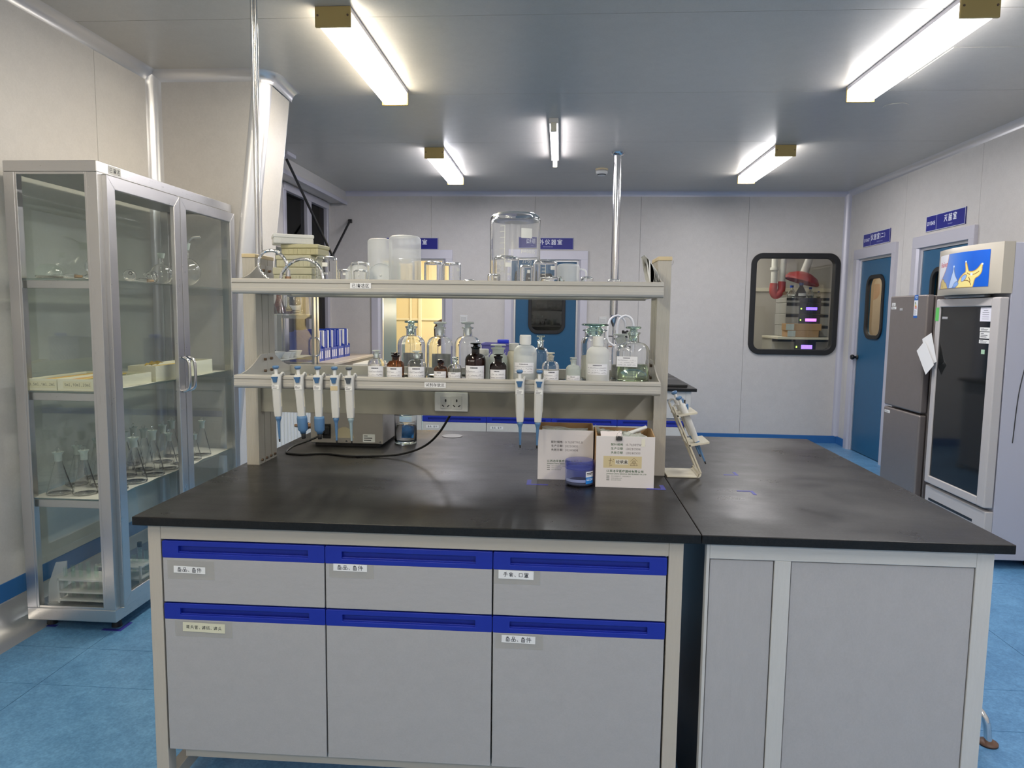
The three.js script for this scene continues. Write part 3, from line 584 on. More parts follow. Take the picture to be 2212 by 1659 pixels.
// ---------------------------------------------------------------- reagent rack on the island
const RZ = -2.535; // its middle
{
  const r = thing('reagent_rack', 'two-tier beige metal reagent rack standing on the island bench', 'shelf rack', [0, 0, 0]);
  const post = (x0, x1, inner) => {
    const z0 = -2.613, z1 = -2.453, g = 0.004, d = 0.006 * inner, xi = inner > 0 ? x1 : x0, xo = inner > 0 ? x0 : x1, pts = [[xo, z1], [xi, z1]];
    for (const zc of [-2.505, -2.561]) pts.push([xi, zc + g / 2], [xi - d, zc + g / 2], [xi - d, zc - g / 2], [xi, zc - g / 2]);
    pts.push([xi, z0], [xo, z0]);
    return prism(pts.map(([x, z]) => V(x, TOP, z)), V(0, 0.735, 0), 0.3);
  };
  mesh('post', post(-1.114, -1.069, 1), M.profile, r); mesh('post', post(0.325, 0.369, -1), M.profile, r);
  for (const [a, b] of [[-1.116, -1.067], [0.323, 0.371]]) mesh('post_cap', bx(a, b, 1.585, 1.599, -2.616, -2.45, 0.003), M.tan, r);
  for (const [k, y] of [[0, 1.506], [1, 1.189]]) {
    const h = k ? 0.043 : 0.049, f = h / 0.049;
    const prof = [[-2.31, 0], [-2.287, 0], [-2.283, -0.004], [-2.283, -0.0125], [-2.2868, -0.0135], [-2.2868, -0.0152], [-2.2835, -0.0162], [-2.2835, -0.029], [-2.282, -0.03], [-2.282, -0.04], [-2.2845, -0.046], [-2.292, -0.0495], [-2.305, -0.049], [-2.31, -0.044]];
    const mk = (mir) => prism(prof.map(([z, dy]) => V(-1.075, y + dy * f, mir ? 2 * RZ - z : z)), V(1.397, 0, 0), 0.3);
    mesh('front_rail', mk(false), M.rim, r); mesh('back_rail', mk(true), M.rim, r);
    const sh = mesh('glass_shelf', bx(-1.066, 0.322, y - 0.025, y - 0.018, 2 * RZ + 2.305, -2.305), M.paneGreen, r);
    for (const x of [-1.066, 0.316]) mesh('side_rail', bx(x, x + 0.008, y - 0.045, y - 0.025, 2 * RZ + 2.312, -2.312, 0.002), M.rim, sh);
    for (const [x, w] of [[-1.069, 0.004], [0.321, 0.004]]) for (const s of [-1, 1]) {
      const S = new THREE.Shape(); S.moveTo(0, -0.02); S.lineTo(s * 0.222, -0.02); S.lineTo(s * 0.222, 0.0); S.bezierCurveTo(s * 0.14, 0.01, s * 0.11, 0.03, s * 0.062, 0.054); S.lineTo(s * 0.05, 0.057); S.lineTo(s * 0.0012, 0.057); S.closePath();
      const gsst = mesh('gusset', extrude(S, w).rotateY(-Math.PI / 2).translate(x + w, y, RZ), M.rim, r);
      for (const yy of [0.038, -0.004]) mesh('bolt', new THREE.CylinderGeometry(0.0055, 0.0055, 0.008, 6).rotateZ(Math.PI / 2).translate(x + (x < 0 ? 0.008 : -0.004), y + yy, RZ + s * 0.028), M.bolt, gsst);
    }
  }
  for (const z of [-2.475, -2.515, -2.553, -2.59]) mesh('bolt', new THREE.CylinderGeometry(0.005, 0.005, 0.006, 6).rotateZ(Math.PI / 2).translate(-1.066, TOP + 0.014, z), M.bolt, r);
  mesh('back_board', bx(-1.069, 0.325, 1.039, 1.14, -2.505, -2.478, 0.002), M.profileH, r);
  const so = mesh('socket_plate', bx(-0.437, -0.318, 1.0555, 1.1245, -2.478, -2.467, 0.004), M.plasticWhite, r);
  for (const s of [-1, 1]) {
    const cx = -0.3775 + s * 0.0195;
    mesh('socket_insert', bx(cx - 0.0185, cx + 0.0185, 1.0655, 1.1105, -2.4675, -2.465, 0.001), M.pipWhite, so);
    mesh('socket_hole', new THREE.CylinderGeometry(0.0035, 0.0035, 0.001, 12).rotateX(Math.PI / 2).scale(0.8, 1.6, 1).translate(cx, 1.095, -2.4648), M.black, so);
    for (const q of [-1, 1]) mesh('socket_hole', bx(-0.0045, 0.0045, -0.0017, 0.0017, 0, 0.001).rotateZ(q * 0.7).translate(cx + q * 0.0095, 1.0765, -2.4653), M.black, so);
  }
  mesh('paper_label', new THREE.PlaneGeometry(0.069, 0.018).translate(-0.6455, 1.4855, -2.2812), paperMat(noteTex('已清洁区', 256, 66, 52)), r);
  mesh('paper_label', new THREE.PlaneGeometry(0.07, 0.0175).translate(-0.402, 1.168, -2.2812), paperMat(noteTex('试剂存放区', 300, 75, 52)), r);
  mesh('wire_hook', tube([[0.369, 1.575, -2.5], [0.376, 1.574, -2.5], [0.381, 1.58, -2.5], [0.383, 1.59, -2.5]], 0.0012, 12, 6), M.steel, r);
}
// ---------------------------------------------------------------- pipettes
function makePipette(label, o = {}) {
  const t = thing('pipette', label, 'pipette', [0, 0, 0], 0, o.group || 'pipettes hanging on the rack');
  const blue = o.grey ? mat(lin(0.1, 0.12, 0.14), 0.45) : M.pipBlue;
  const ring = (y, w, d, z) => { const out = []; for (let i = 0; i < 16; i++) { const a = i / 16 * 2 * Math.PI, c = Math.cos(a), s = Math.sin(a); out.push(V(w * Math.sign(c) * Math.abs(c) ** 0.6, y, z + d * Math.sign(s) * Math.abs(s) ** 0.6)); } return out; };
  const h = mesh('handle', loft([ring(-0.122, 0.011, 0.01, 0.016), ring(-0.09, 0.0135, 0.011, 0.016), ring(-0.03, 0.0145, 0.012, 0.016), ring(0.012, 0.015, 0.0125, 0.016), ring(0.016, 0.013, 0.011, 0.016)], true, 1), M.pipWhite, t);
  mesh('display_strip', bx(0.0125, 0.0147, -0.09, -0.045, 0.012, 0.02, 0.0005), M.ivory, h);
  if (o.note) mesh('paper_label', bx(-0.012, 0.012, -0.032, -0.018, 0.0276, 0.0284), o.note === 1 ? M.tinyNote : M.tan, h);
  mesh('plunger_stem', cyl(0.0055, 0.024, 0, 0.014, 0.016, 0.0055, 14), M.plasticWhite, t);
  mesh('plunger_button', lathe([[0, 0], [0.008, 0], [0.0105, 0.004], [0.0105, 0.008], [0.008, 0.0105], [0, 0.0105]], 20).translate(0, 0.034, 0.016), blue, t);
  mesh('ejector_button', loft([ring(-0.009, 0.006, 0.004, 0.028), ring(0.001, 0.0075, 0.006, 0.029), ring(0.006, 0.0105, 0.007, 0.03), ring(0.0095, 0.0105, 0.007, 0.03)], true, 0.8), blue, t);
  mesh('finger_hook', tube([[0.011, 0.005, 0.012], [0.0135, 0.016, 0.006], [0.0145, 0.019, -0.004], [0.0145, 0.013, -0.012], [0.0145, 0.004, -0.013]], 0.0038, 16, 8), M.pipWhite, t);
  if (o.wide) {
    mesh('barrel', lathe([[0, -0.178], [0.009, -0.178], [0.0095, -0.172], [0.0165, -0.165], [0.0168, -0.128], [0.0155, -0.12], [0, -0.12]], 24).translate(0, 0, 0.016), blue, t);
    mesh('nozzle', lathe([[0, -0.195], [0.0065, -0.195], [0.0075, -0.178], [0, -0.178]], 16).translate(0, 0, 0.016), M.black, t);
  } else {
    mesh('barrel', lathe([[0, -0.198], [0.003, -0.198], [0.0052, -0.142], [0.0075, -0.134], [0.0095, -0.13], [0.0095, -0.121], [0, -0.12]], 20).translate(0, 0, 0.016), o.pale ? mat(lin(0.3, 0.4, 0.44), 0.4) : blue, t);
    mesh('nozzle', lathe([[0, -0.208], [0.0022, -0.208], [0.003, -0.198], [0, -0.198]], 12).translate(0, 0, 0.016), M.black, t);
  }
  return t;
}
M.tinyNote = paperMat(canvasTex(96, 56, (g) => { g.fillStyle = '#e6e6e4'; g.fillRect(0, 0, 96, 56); ink(g, '#26262c'); for (let i = 0; i < 3; i++) { g.fillRect(8, 10 + i * 15, 30 + (i * 37) % 46, 5); } }));
const hung = [
  [-0.924, 'blue and white pipette hanging on the rack rail, first from the cabinet-side post', { note: 1 }, 0.035],
  [-0.849, 'pipette with a broad blue barrel hanging on the rack rail, second from the cabinet-side post', { wide: 1, note: 1 }, 0.07],
  [-0.785, 'pipette with a broad blue barrel hanging on the rack rail, third from the cabinet-side post', { wide: 1, note: 1 }, 0.02],
  [-0.729, 'pipette with a tan tape patch hanging on the rack rail, fourth from the cabinet-side post', { note: 2 }, 0.02],
  [-0.681, 'pipette with a grey button and pale shaft hanging on the rack rail', { grey: 1, pale: 1, note: 1 }, 0.03],
  [-0.126, 'pipette hanging alone over the bare bench next to the syringe box', { note: 1 }, 0.02],
  [-0.064, 'pipette hanging on the rack rail in front of the white syringe box', { note: 1 }, -0.02],
];
for (const [x, label, o, tilt] of hung) { const p = makePipette(label, o); p.position.set(x, 1.179, -2.282); p.rotation.z = tilt; }
// ---------------------------------------------------------------- pipette stand
{
  const t = thing('pipette_stand', 'beige bent plastic pipette stand beside the rack post', 'pipette stand', [0, 0, 0]);
  const z0 = -2.56, z1 = -2.43;
  const A = V(0.388, 1.092, 0), Bt = V(0.487, 0.866, 0), dir = Bt.clone().sub(A).normalize(), nrm = V(-dir.y, dir.x, 0).multiplyScalar(0.005);
  mesh('base', bx(0.374, 0.482, TOP, TOP + 0.006, z0, z1, 0.002), M.ivory, t);
  const bend = []; for (let i = 0; i <= 6; i++) { const a = -Math.PI / 2 + i / 6 * 2.0; bend.push([0.476 + 0.014 * Math.cos(a), TOP + 0.014 + 0.014 * Math.sin(a)]); }
  const prof = [...bend.map(([x, y]) => V(x, y, z0)), ...bend.slice().reverse().map(([x, y]) => V(0.476 + (x - 0.476) * 0.5, TOP + 0.014 + (y - TOP - 0.014) * 0.5, z0))];
  mesh('bend', loft([prof, prof.map((p) => V(p.x, p.y, z1))], true, 0.8), M.ivory, t);
  for (const [zz0, zz1] of [[z0, z0 + 0.034], [z1 - 0.03, z1]]) mesh('upright', prism([A.clone().add(nrm).setZ(zz0), A.clone().setZ(zz0), Bt.clone().setZ(zz0), Bt.clone().add(nrm).setZ(zz0)], V(0, 0, zz1 - zz0), 0.3), M.ivory, t);
  const on = (s, off) => A.clone().add(dir.clone().multiplyScalar(s)).add(V(dir.y, -dir.x, 0).multiplyScalar(-off));
  for (const s of [0.03, 0.14]) { // holder ledges reaching out towards the aisle
    const p = on(s, 0), q = on(s, 0.062).add(V(0.012, -0.012, 0));
    mesh('ledge', prism([V(p.x, p.y, z0), V(q.x, q.y, z0), V(q.x, q.y - 0.006, z0), V(p.x, p.y - 0.006, z0)], V(0, 0, z1 - z0), 0.3), M.ivory, t);
  }
  const ang = Math.atan2(dir.x, -dir.y);
  for (const [zz, k, l] of [[-2.46, 0, 'white pipette on the bench stand, the one facing the photographer'], [-2.53, 1, 'white pipette behind another on the bench stand']]) {
    const p = makePipette(l, { note: 0, group: 'pipettes on the bench stand' });
    const q = on(0.02 - k * 0.012, 0.012);
    p.position.set(q.x + 0.004, q.y, zz); p.rotation.set(0, 0, ang); p.rotation.order = 'ZYX'; p.rotation.y = Math.PI / 2;
  }
}
// ---------------------------------------------------------------- cardboard boxes and what is in them
function boxPrint(green) {
  return canvasTex(760, 720, (g) => {
    g.fillStyle = '#ddd9da'; g.fillRect(0, 0, 760, 720); ink(g, green ? '#3c5a3c' : '#2c2b2b');
    const x = green ? 190 : 180, y0 = green ? 92 : 150, s = 46;
    const rows = green ? [['配针规格', ':0.7x30TWLB'], ['生产日期', ':20210504'], ['失效日期', ':20240503']] : [['配针规格:', '0.7x30TWLB'], ['生产日期:', '20210805'], ['失效日期:', '20240804']];
    rows.forEach(([a, b], i) => { ink(g, green ? '#3c5a3c' : '#3a3533'); const e = write(g, a, x, y0 + i * 58, s * 0.82, 0.1); ink(g, '#4a4341'); write(g, b, Math.max(e + 8, x + 190), y0 + i * 58, s * 0.9, 0.1, 1, 'serif'); });
    const y1 = green ? 470 : 430, xx = green ? 140 : 128; ink(g, '#39573a'); write(g, '江苏治宇医疗器材有限公司', xx, y1, 37, 0.12, 1.1);
    g.font = 'bold 23px sans-serif'; g.fillText('JIANGSU ZHIYU MEDICAL INSTRUMENT CO.,LTD', xx, y1 + 66); ink(g, '#4d5a4d'); g.font = '19px sans-serif';
    ['0513-69665277  13905286273', 'www.zyylqx.com', '0513-68195699'].forEach((q, i) => { g.fillRect(xx, y1 + 88 + i * 27, 40, 9); g.fillText(q, xx + 62, y1 + 98 + i * 27); });
    if (green) {
      g.fillStyle = '#cfc19a'; g.fillRect(96, 276, 500, 168); g.fillStyle = '#d9d6cc'; g.fillRect(250, 320, 170, 74); ink(g, '#2f2a26'); write(g, '垃圾盒', 258, 330, 50, 0.1);
      ink(g, '#4a2d1c'); g.lineWidth = 5; g.stroke(new Path2D('M165 345L210 335M188 305L182 400M170 420L210 405M225 318L230 332M225 360L218 345')); write(g, '盒', 440, 300, 110, 0.035);
    }
  });
}
function openBox(name, label, x0, x1, z1, depth, h, tex) {
  const t = thing(name, label, 'cardboard box', [(x0 + x1) / 2, TOP, z1 - depth / 2], 0, 'open syringe boxes'), w = x1 - x0, d = 0.003;
  mesh('front_panel', bx(-w / 2, w / 2, 0, h, depth / 2 - d, depth / 2), M.paper, t);
  mesh('print', new THREE.PlaneGeometry(w - 0.001, h - 0.001).translate(0, h / 2, depth / 2 + 0.0004), paperMat(tex), t);
  mesh('back_panel', bx(-w / 2, w / 2, 0, h, -depth / 2, -depth / 2 + d), M.cardboard, t);
  for (const s of [-1, 1]) mesh('side_panel', prism([V(s * w / 2, 0, depth / 2 - d), V(s * w / 2, h, depth / 2 - d), V(s * w / 2, h + 0.012, 0), V(s * w / 2, h, -depth / 2 + d), V(s * w / 2, 0, -depth / 2 + d)], V(-s * d, 0, 0), 0.3), M.cardboard, t);
  mesh('bottom_panel', bx(-w / 2 + d, w / 2 - d, 0, d, -depth / 2 + d, depth / 2 - d), M.cardboard, t);
  return t;
}
openBox('cardboard_box', 'white printed syringe box behind the blue jar, full of wrapped syringes', -0.067, 0.117, -2.352, 0.17, 0.168, boxPrint(false));
const box2 = openBox('cardboard_box', 'white printed box with handwritten rubbish label and black clip', 0.122, 0.308, -2.266, 0.19, 0.166, boxPrint(true));
mesh('paper_tab', bx(0.05, 0.062, 0.135, 0.16, 0.0955, 0.0962), M.paperWarm, box2);
{
  const t = thing('binder_clip', 'small black binder clip on the rim of the rubbish box', 'clip', [0.194, TOP + 0.15, -2.2645]);
  mesh('clamp', prism([V(-0.0095, 0.004, 0.004), V(-0.0095, 0.016, 0.001), V(-0.0095, 0.016, -0.0075), V(-0.0095, 0.004, -0.0075), V(-0.0095, 0.004, -0.006), V(-0.0095, 0.0148, -0.0055), V(-0.0095, 0.0148, 0)], V(0.019, 0, 0), 0.2), M.black, t);
  mesh('wire_lever', tube([[-0.006, 0.014, 0.002], [-0.007, 0.022, 0.001], [-0.003, 0.03, -0.001], [0.003, 0.03, -0.001], [0.007, 0.022, 0.001], [0.006, 0.014, 0.002]], 0.0008, 20, 6), M.chrome, t);
}
M.film = mat(lin(0.86, 0.9, 0.86), 0.3, 0, { transmission: 0.7, thickness: 0, side: THREE.DoubleSide });
function crumpled(w, d, amp, s, n = 14) {
  const g = new THREE.PlaneGeometry(w, d, n, n).rotateX(-Math.PI / 2), p = g.attributes.position; seed = s;
  const k = [rnd() * 40 + 20, rnd() * 40 + 20, rnd() * 60 + 40, rnd() * 6, rnd() * 6, rnd() * 6];
  for (let i = 0; i < p.count; i++) { const x = p.getX(i), z = p.getZ(i); p.setY(i, amp * (Math.sin(x * k[0] + k[3]) * 0.5 + Math.sin(z * k[1] + x * 30 + k[4]) * 0.5 + Math.abs(Math.sin((x - z) * k[2] + k[5])) * 0.6 + (rnd() - 0.5) * 0.3)); }
  g.computeVertexNormals(); return g;
}
function syringePack(label, x, y, z, ry, rz, s) {
  const t = thing('syringe_packet', label, 'syringe', [x, y, z], ry, 'wrapped syringes in the box'); t.rotation.z = rz;
  mesh('wrapper', crumpled(0.15, 0.045, 0.004, s), M.film, t, [0, 0.006, 0]);
  mesh('barrel', new THREE.CylinderGeometry(0.0075, 0.0075, 0.075, 16).rotateZ(Math.PI / 2).translate(0.005, 0.0, 0), M.plasticClear, t);
  mesh('piston', new THREE.CylinderGeometry(0.007, 0.007, 0.008, 16).rotateZ(Math.PI / 2).translate(0.012, 0.0, 0), M.black, t);
  mesh('plunger', new THREE.CylinderGeometry(0.005, 0.005, 0.06, 12).rotateZ(Math.PI / 2).translate(-0.045, 0.0, 0), M.plasticWhite, t);
}
[[0.02, 1.008, -2.4, 0.05, -0.03, 3, 'wrapped syringe lying uppermost on the pile in the white syringe box'], [0.028, 0.996, -2.375, -0.04, -0.06, 5, 'wrapped syringe lying along the front rim of the white syringe box'], [0.02, 1.0, -2.44, 0.08, 0.02, 8, 'wrapped syringe lying in the middle of the white syringe box'], [0.028, 0.992, -2.48, -0.05, 0.02, 13, 'wrapped syringe lying at the back of the white syringe box']].forEach(([x, y, z, a, b, s, l]) => syringePack(l, x, y, z, a, b, s));
[[0.2, 1.008, -2.36, 0.15, 0.11, 21, 0.016, 'crumpled clear film heaped in the rubbish box'], [0.25, 0.998, -2.31, 0.1, 0.06, 31, 0.014, 'crumpled clear film at the cooler-side corner of the rubbish box'], [0.17, 0.996, -2.31, 0.09, 0.07, 41, 0.015, 'crumpled clear film beside the white paper in the rubbish box']].forEach(([x, y, z, w, d, s, a, l]) => tag(mesh('plastic_film', crumpled(w, d, a, s, 18), M.film, scene, [x, y, z]), l, 'plastic film'));
tag(mesh('paper_scrap', crumpled(0.07, 0.04, 0.004, 52, 8), mat(lin(0.72, 0.66, 0.66), 0.8, 0, { side: THREE.DoubleSide }), scene, [0.172, 1.012, -2.285], [0.9, 0.1, -0.1]), 'white paper scrap standing up behind the clip in the rubbish box', 'paper');
{
  const s = thing('used_syringe', 'white syringe barrel sticking up across the rubbish box', 'syringe', [0.255, 1.02, -2.36], 0.3); s.rotation.z = 0.3;
  mesh('barrel', new THREE.CylinderGeometry(0.006, 0.006, 0.08, 16).rotateZ(Math.PI / 2), M.plasticWhite, s); mesh('piston', new THREE.CylinderGeometry(0.008, 0.008, 0.008, 14).rotateZ(Math.PI / 2).translate(-0.045, 0, 0), M.black, s);
}
{
  const t = thing('plastic_jar', 'low blue-tinted plastic jar with lid in front of the syringe boxes', 'jar', [0.0715, TOP, -2.3]);
  const blue = mat(lin(0.62, 0.68, 0.92), 0.12, 0, { transmission: 0.95, thickness: 0 }), blue2 = mat(lin(0.3, 0.36, 0.85), 0.12, 0, { transmission: 0.85, thickness: 0 });
  mesh('jar_body', lathe([[0, 0.001], [0.043, 0.001], [0.0465, 0.005], [0.0465, 0.06]], 40), blue, t);
  mesh('jar_lid', lathe([[0.0475, 0.054], [0.0475, 0.06], [0.0465, 0.061], [0.0475, 0.064], [0.0475, 0.079], [0.044, 0.082], [0, 0.082]], 40), blue2, t);
  mesh('contents', lathe([[0, 0.003], [0.042, 0.003], [0.0435, 0.01], [0.03, 0.016], [0.012, 0.011], [0, 0.014]], 24), mat(lin(0.1, 0.1, 0.11), 0.5), t);
  mesh('white_band', new THREE.CylinderGeometry(0.0458, 0.0458, 0.009, 32, 1, true, -1.2, 2.4).translate(0, 0.019, 0), mat(lin(0.75, 0.75, 0.75), 0.6, 0, { side: THREE.DoubleSide }), t);
  const lab = canvasTex(200, 280, (g) => { g.fillStyle = '#e4e8f0'; g.fillRect(0, 0, 200, 280); g.fillStyle = '#1f7fd6'; g.fillRect(0, 130, 200, 150); g.fillStyle = '#222'; g.fillRect(20, 30, 150, 22); g.fillRect(20, 64, 110, 14); g.fillStyle = '#eaf2ff'; g.font = 'bold 70px sans-serif'; g.fillText('30', 100, 210); g.fillRect(16, 160, 70, 14); g.fillRect(16, 190, 70, 14); });
  mesh('print_label', new THREE.CylinderGeometry(0.0471, 0.0471, 0.04, 20, 1, true, 0.42, 0.75).translate(0, 0.03, 0), paperMat(lab, 0.4), t);
}
// ---------------------------------------------------------------- water bath, beaker and cable
{
  const t = thing('water_bath', 'brown-tinged stainless water bath on the far half of the island bench', 'water bath', [-0.867, TOP, -2.84]);
  mesh('base', bx(-0.135, 0.135, 0, 0.012, -0.275, -0.012), M.black, t);
  mesh('tank', bx(-0.151, 0.151, 0.012, 0.155, -0.29, 0, 0.003), M.steelDull, t);
  mesh('tank_rim', bx(-0.156, 0.156, 0.151, 0.162, -0.295, 0.005, 0.003), M.steel, t);
  const s = mesh('power_inlet', bx(-0.1, -0.066, 0.032, 0.092, 0, 0.006, 0.002), M.black, t);
  mesh('plug', bx(-0.097, -0.069, 0.05, 0.085, 0.006, 0.03, 0.005), M.black, s);
  mesh('warning_label', (() => { const S = new THREE.Shape(); S.moveTo(-0.042, 0); S.lineTo(0.042, 0); S.lineTo(0.03, 0.03); S.quadraticCurveTo(0, 0.062, -0.03, 0.03); S.closePath(); return extrude(S, 0.0006); })().translate(-0.01, 0.035, 0), mat(lin(0.6, 0.52, 0.36), 0.6), t);
  mesh('rating_plate', new THREE.PlaneGeometry(0.05, 0.033).translate(0.093, 0.036, 0.0007), M.tinyNote, t);
  for (const [x, y] of [[0.0, 0.022], [0.14, 0.022]]) mesh('screw', new THREE.CylinderGeometry(0.0045, 0.0045, 0.003, 12).rotateX(Math.PI / 2).translate(x, y, 0.001), M.chrome, t);
  const v = mesh('drain_tap', new THREE.CylinderGeometry(0.012, 0.012, 0.05, 16).rotateZ(Math.PI / 2).translate(-0.175, 0.065, -0.1), M.brass, t);
  mesh('tap_nut', new THREE.CylinderGeometry(0.016, 0.016, 0.02, 6).rotateZ(Math.PI / 2).translate(-0.205, 0.065, -0.1), M.brass, v);
  mesh('tap_spout', new THREE.CylinderGeometry(0.007, 0.009, 0.04, 12).rotateZ(Math.PI / 2).translate(-0.235, 0.065, -0.1), M.brass, v);
  mesh('tap_lever', bx(-0.186, -0.178, 0.075, 0.105, -0.104, -0.096, 0.002), M.brass, v);
}
tag(mesh('power_cable', tube([[-0.95, 0.915, -2.812], [-0.965, 0.9, -2.795], [-1.01, 0.88, -2.77], [-1.05, 0.866, -2.735], [-1.06, 0.8545, -2.69], [-1.045, 0.8545, -2.655], [-0.99, 0.8545, -2.635], [-0.9, 0.8545, -2.66], [-0.8, 0.8545, -2.63], [-0.7, 0.8545, -2.64], [-0.6, 0.865, -2.63], [-0.5, 0.905, -2.59], [-0.43, 0.97, -2.53], [-0.383, 1.045, -2.507]], 0.0042, 90, 8), M.black), 'black power cable looping over the bench from water bath to rack', 'cable');
{
  const t = thing('beaker', 'glass beaker of water with blue cloth beside the water bath', 'beaker', [-0.645, TOP, -2.95], 0, 'bench beakers');
  mesh('beaker_wall', lathe([[0, 0], [0.044, 0], [0.047, 0.004], [0.047, 0.118], [0.051, 0.124], [0.05, 0.126], [0.0455, 0.12], [0.0452, 0.006], [0, 0.003]], 40), M.glass, t);
  mesh('water', lathe([[0, 0.0035], [0.0448, 0.0065], [0.0448, 0.078], [0, 0.078]], 32), M.water, t);
}
{
  const g = crumpled(0.05, 0.05, 0.01, 77, 12).rotateX(1.3);
  tag(mesh('blue_cloth', g, mat(lin(0.02, 0.2, 0.6), 0.7, 0, { side: THREE.DoubleSide }), scene, [-0.63, TOP + 0.048, -2.935]), 'blue cloth soaking in the glass beaker on the bench', 'cloth');
}
{
  const t = thing('conduit_pair', 'pair of thin steel conduits rising from the rack post to the ceiling', 'conduit', [-1.084, 1.6, -2.53]);
  mesh('conduit', cyl(0.0075, CEIL - 1.6, -0.007, 0, 0, 0.0075, 16), M.chrome, t); mesh('conduit', cyl(0.0055, CEIL - 1.6, 0.0075, 0, 0.004, 0.0055, 16), M.chrome, t);
}
{ // stool tucked under the far corner of the bench; only a foot shows
  const t = thing('lab_stool', 'lab stool tucked beside the end cabinet, one chrome leg with brown foot showing', 'stool', [1.31, 0, -2.49]);
  mesh('seat', lathe([[0, 0.4], [0.13, 0.4], [0.145, 0.415], [0.14, 0.435], [0, 0.44]], 32), M.black, t);
  for (let k = 0; k < 4; k++) { const a = Math.PI / 4 + k * Math.PI / 2 + 0.07, c = Math.cos(a), s = Math.sin(a); const l = mesh('leg', tube([[c * 0.03, 0.4, s * 0.03], [c * 0.05, 0.24, s * 0.05], [c * 0.12, 0.14, s * 0.12], [c * 0.185, 0.085, s * 0.185], [c * 0.2, 0.012, s * 0.2]], 0.012, 24, 10), M.chrome, t); mesh('foot_pad', lathe([[0, 0], [0.03, 0], [0.03, 0.008], [0.016, 0.014], [0, 0.014]], 20).translate(c * 0.2, 0, s * 0.2), mat(lin(0.12, 0.06, 0.035), 0.5), l); }
}

// ---------------------------------------------------------------- bottles on the lower shelf
const LY = 1.171; // top of the lower glass shelf
const scribble = (title, rows, s, bg = '#e6e6ea') => canvasTex(256, 150, (g) => {
  g.fillStyle = bg; g.fillRect(0, 0, 256, 150); seed = s; g.fillStyle = '#3c3d4a';
  for (let i = 0; i < title; i++) g.fillRect(78 + i * 13, 14, 9 + rnd() * 3, 12);
  for (let r = 0; r < rows; r++) {
    const y = 50 + r * 34; g.fillStyle = '#9a9aa6'; g.fillRect(8, y + 12, 240, 1.5);
    g.strokeStyle = '#2b2c40'; g.lineWidth = 2.4; let x = 10; g.beginPath(); g.moveTo(x, y + 4);
    while (x < 235) { x += 3 + rnd() * 6; if (rnd() > 0.9) { x += 10; g.moveTo(x, y + 2 + rnd() * 8); } else g.lineTo(x, y - 4 + rnd() * 13); } g.stroke();
  }
});
const labelMats = [scribble(8, 3, 5), scribble(7, 3, 91), scribble(6, 2, 417)].map((t) => paperMat(t));
M.paperBoth = mat(lin(0.6, 0.64, 0.66), 0.8, 0, { side: THREE.DoubleSide });
const sweepLabel = (r, y0, y1, ang, turn = 0) => new THREE.CylinderGeometry(r, r, y1 - y0, 20, 1, true, -ang / 2 + turn, ang).translate(0, (y0 + y1) / 2, 0);
function reagentBottle(name, label, x, z, r, h, o = {}) {
  const t = thing(name, label, 'bottle', [x, LY, z], o.turn || 0, o.group || 'glass stoppered bottles on the lower shelf');
  const g = o.glass || M.glass, nr = r * (o.neck || 0.36), th = Math.max(0.0014, r * 0.04);
  const hb = h * (o.body || 0.58), hs = h * (o.shoulder || 0.73), hl = h * 0.88, pts = [[0, 0], [r * 0.9, 0], [r, r * 0.1], [r, hb - (hs - hb) * 0.15]];
  for (let i = 1; i <= 7; i++) { const a = i / 7 * Math.PI / 2; pts.push([nr + (r - nr) * Math.cos(a) ** 0.9, hb - (hs - hb) * 0.15 + (hs - hb) * 1.15 * Math.sin(a) ** 1.1]); }
  pts.push([nr, hl - 0.004], [nr * 1.22, hl - 0.001], [nr * 1.24, hl + 0.003], [nr * 1.1, hl + 0.004], [nr - th, hl + 0.003]);
  for (let i = pts.length - 6; i >= 2; i--) pts.push([Math.max(pts[i][0] - th, 0.001), pts[i][1] - (i < 4 ? 0 : th * 0.6)]);
  pts.push([r * 0.88, th * 1.6], [0, th * 1.6]);
  mesh('bottle_glass', lathe(pts, 36), g, t);
  const sg = o.stopper || (g === M.glass ? M.glassGreen : g);
  mesh('stopper', lathe([[0, hs + h * 0.02], [nr * 0.6, hs + h * 0.02], [nr * 0.86, hl], [nr * 0.86, hl + h * 0.02], [nr * 0.6, hl + h * 0.045], [nr * 0.6, h - h * 0.045], [nr * 1.32, h - h * 0.035], [nr * 1.38, h - h * 0.018], [nr * 1.2, h], [0, h]], 28), sg, t);
  if (o.fill) mesh('contents', lathe([[0, th * 1.7], [r - th * 2, th * 2.4], [r - th * 1.35, h * 0.06], [r - th * 1.35, o.fill], [0, o.fill + (o.heap || 0)]], 28), o.fillMat || M.water, t);
  if (o.label !== undefined) mesh('paper_label', sweepLabel(r + 0.0006, h * (o.l0 ?? 0.03), h * (o.l1 ?? 0.5), o.la ?? 2.1, o.lt ?? 0), labelMats[o.label], t);
  if (o.back) mesh('paper_label', sweepLabel(r + 0.0006, h * 0.14, h * 0.4, 1.7, Math.PI), M.paperBoth, t);
  if (o.mark) mesh('graduation', sweepLabel(r + 0.0004, h * 0.52, h * 0.6, 0.9, -0.3), o.mark, t);
  return t;
}
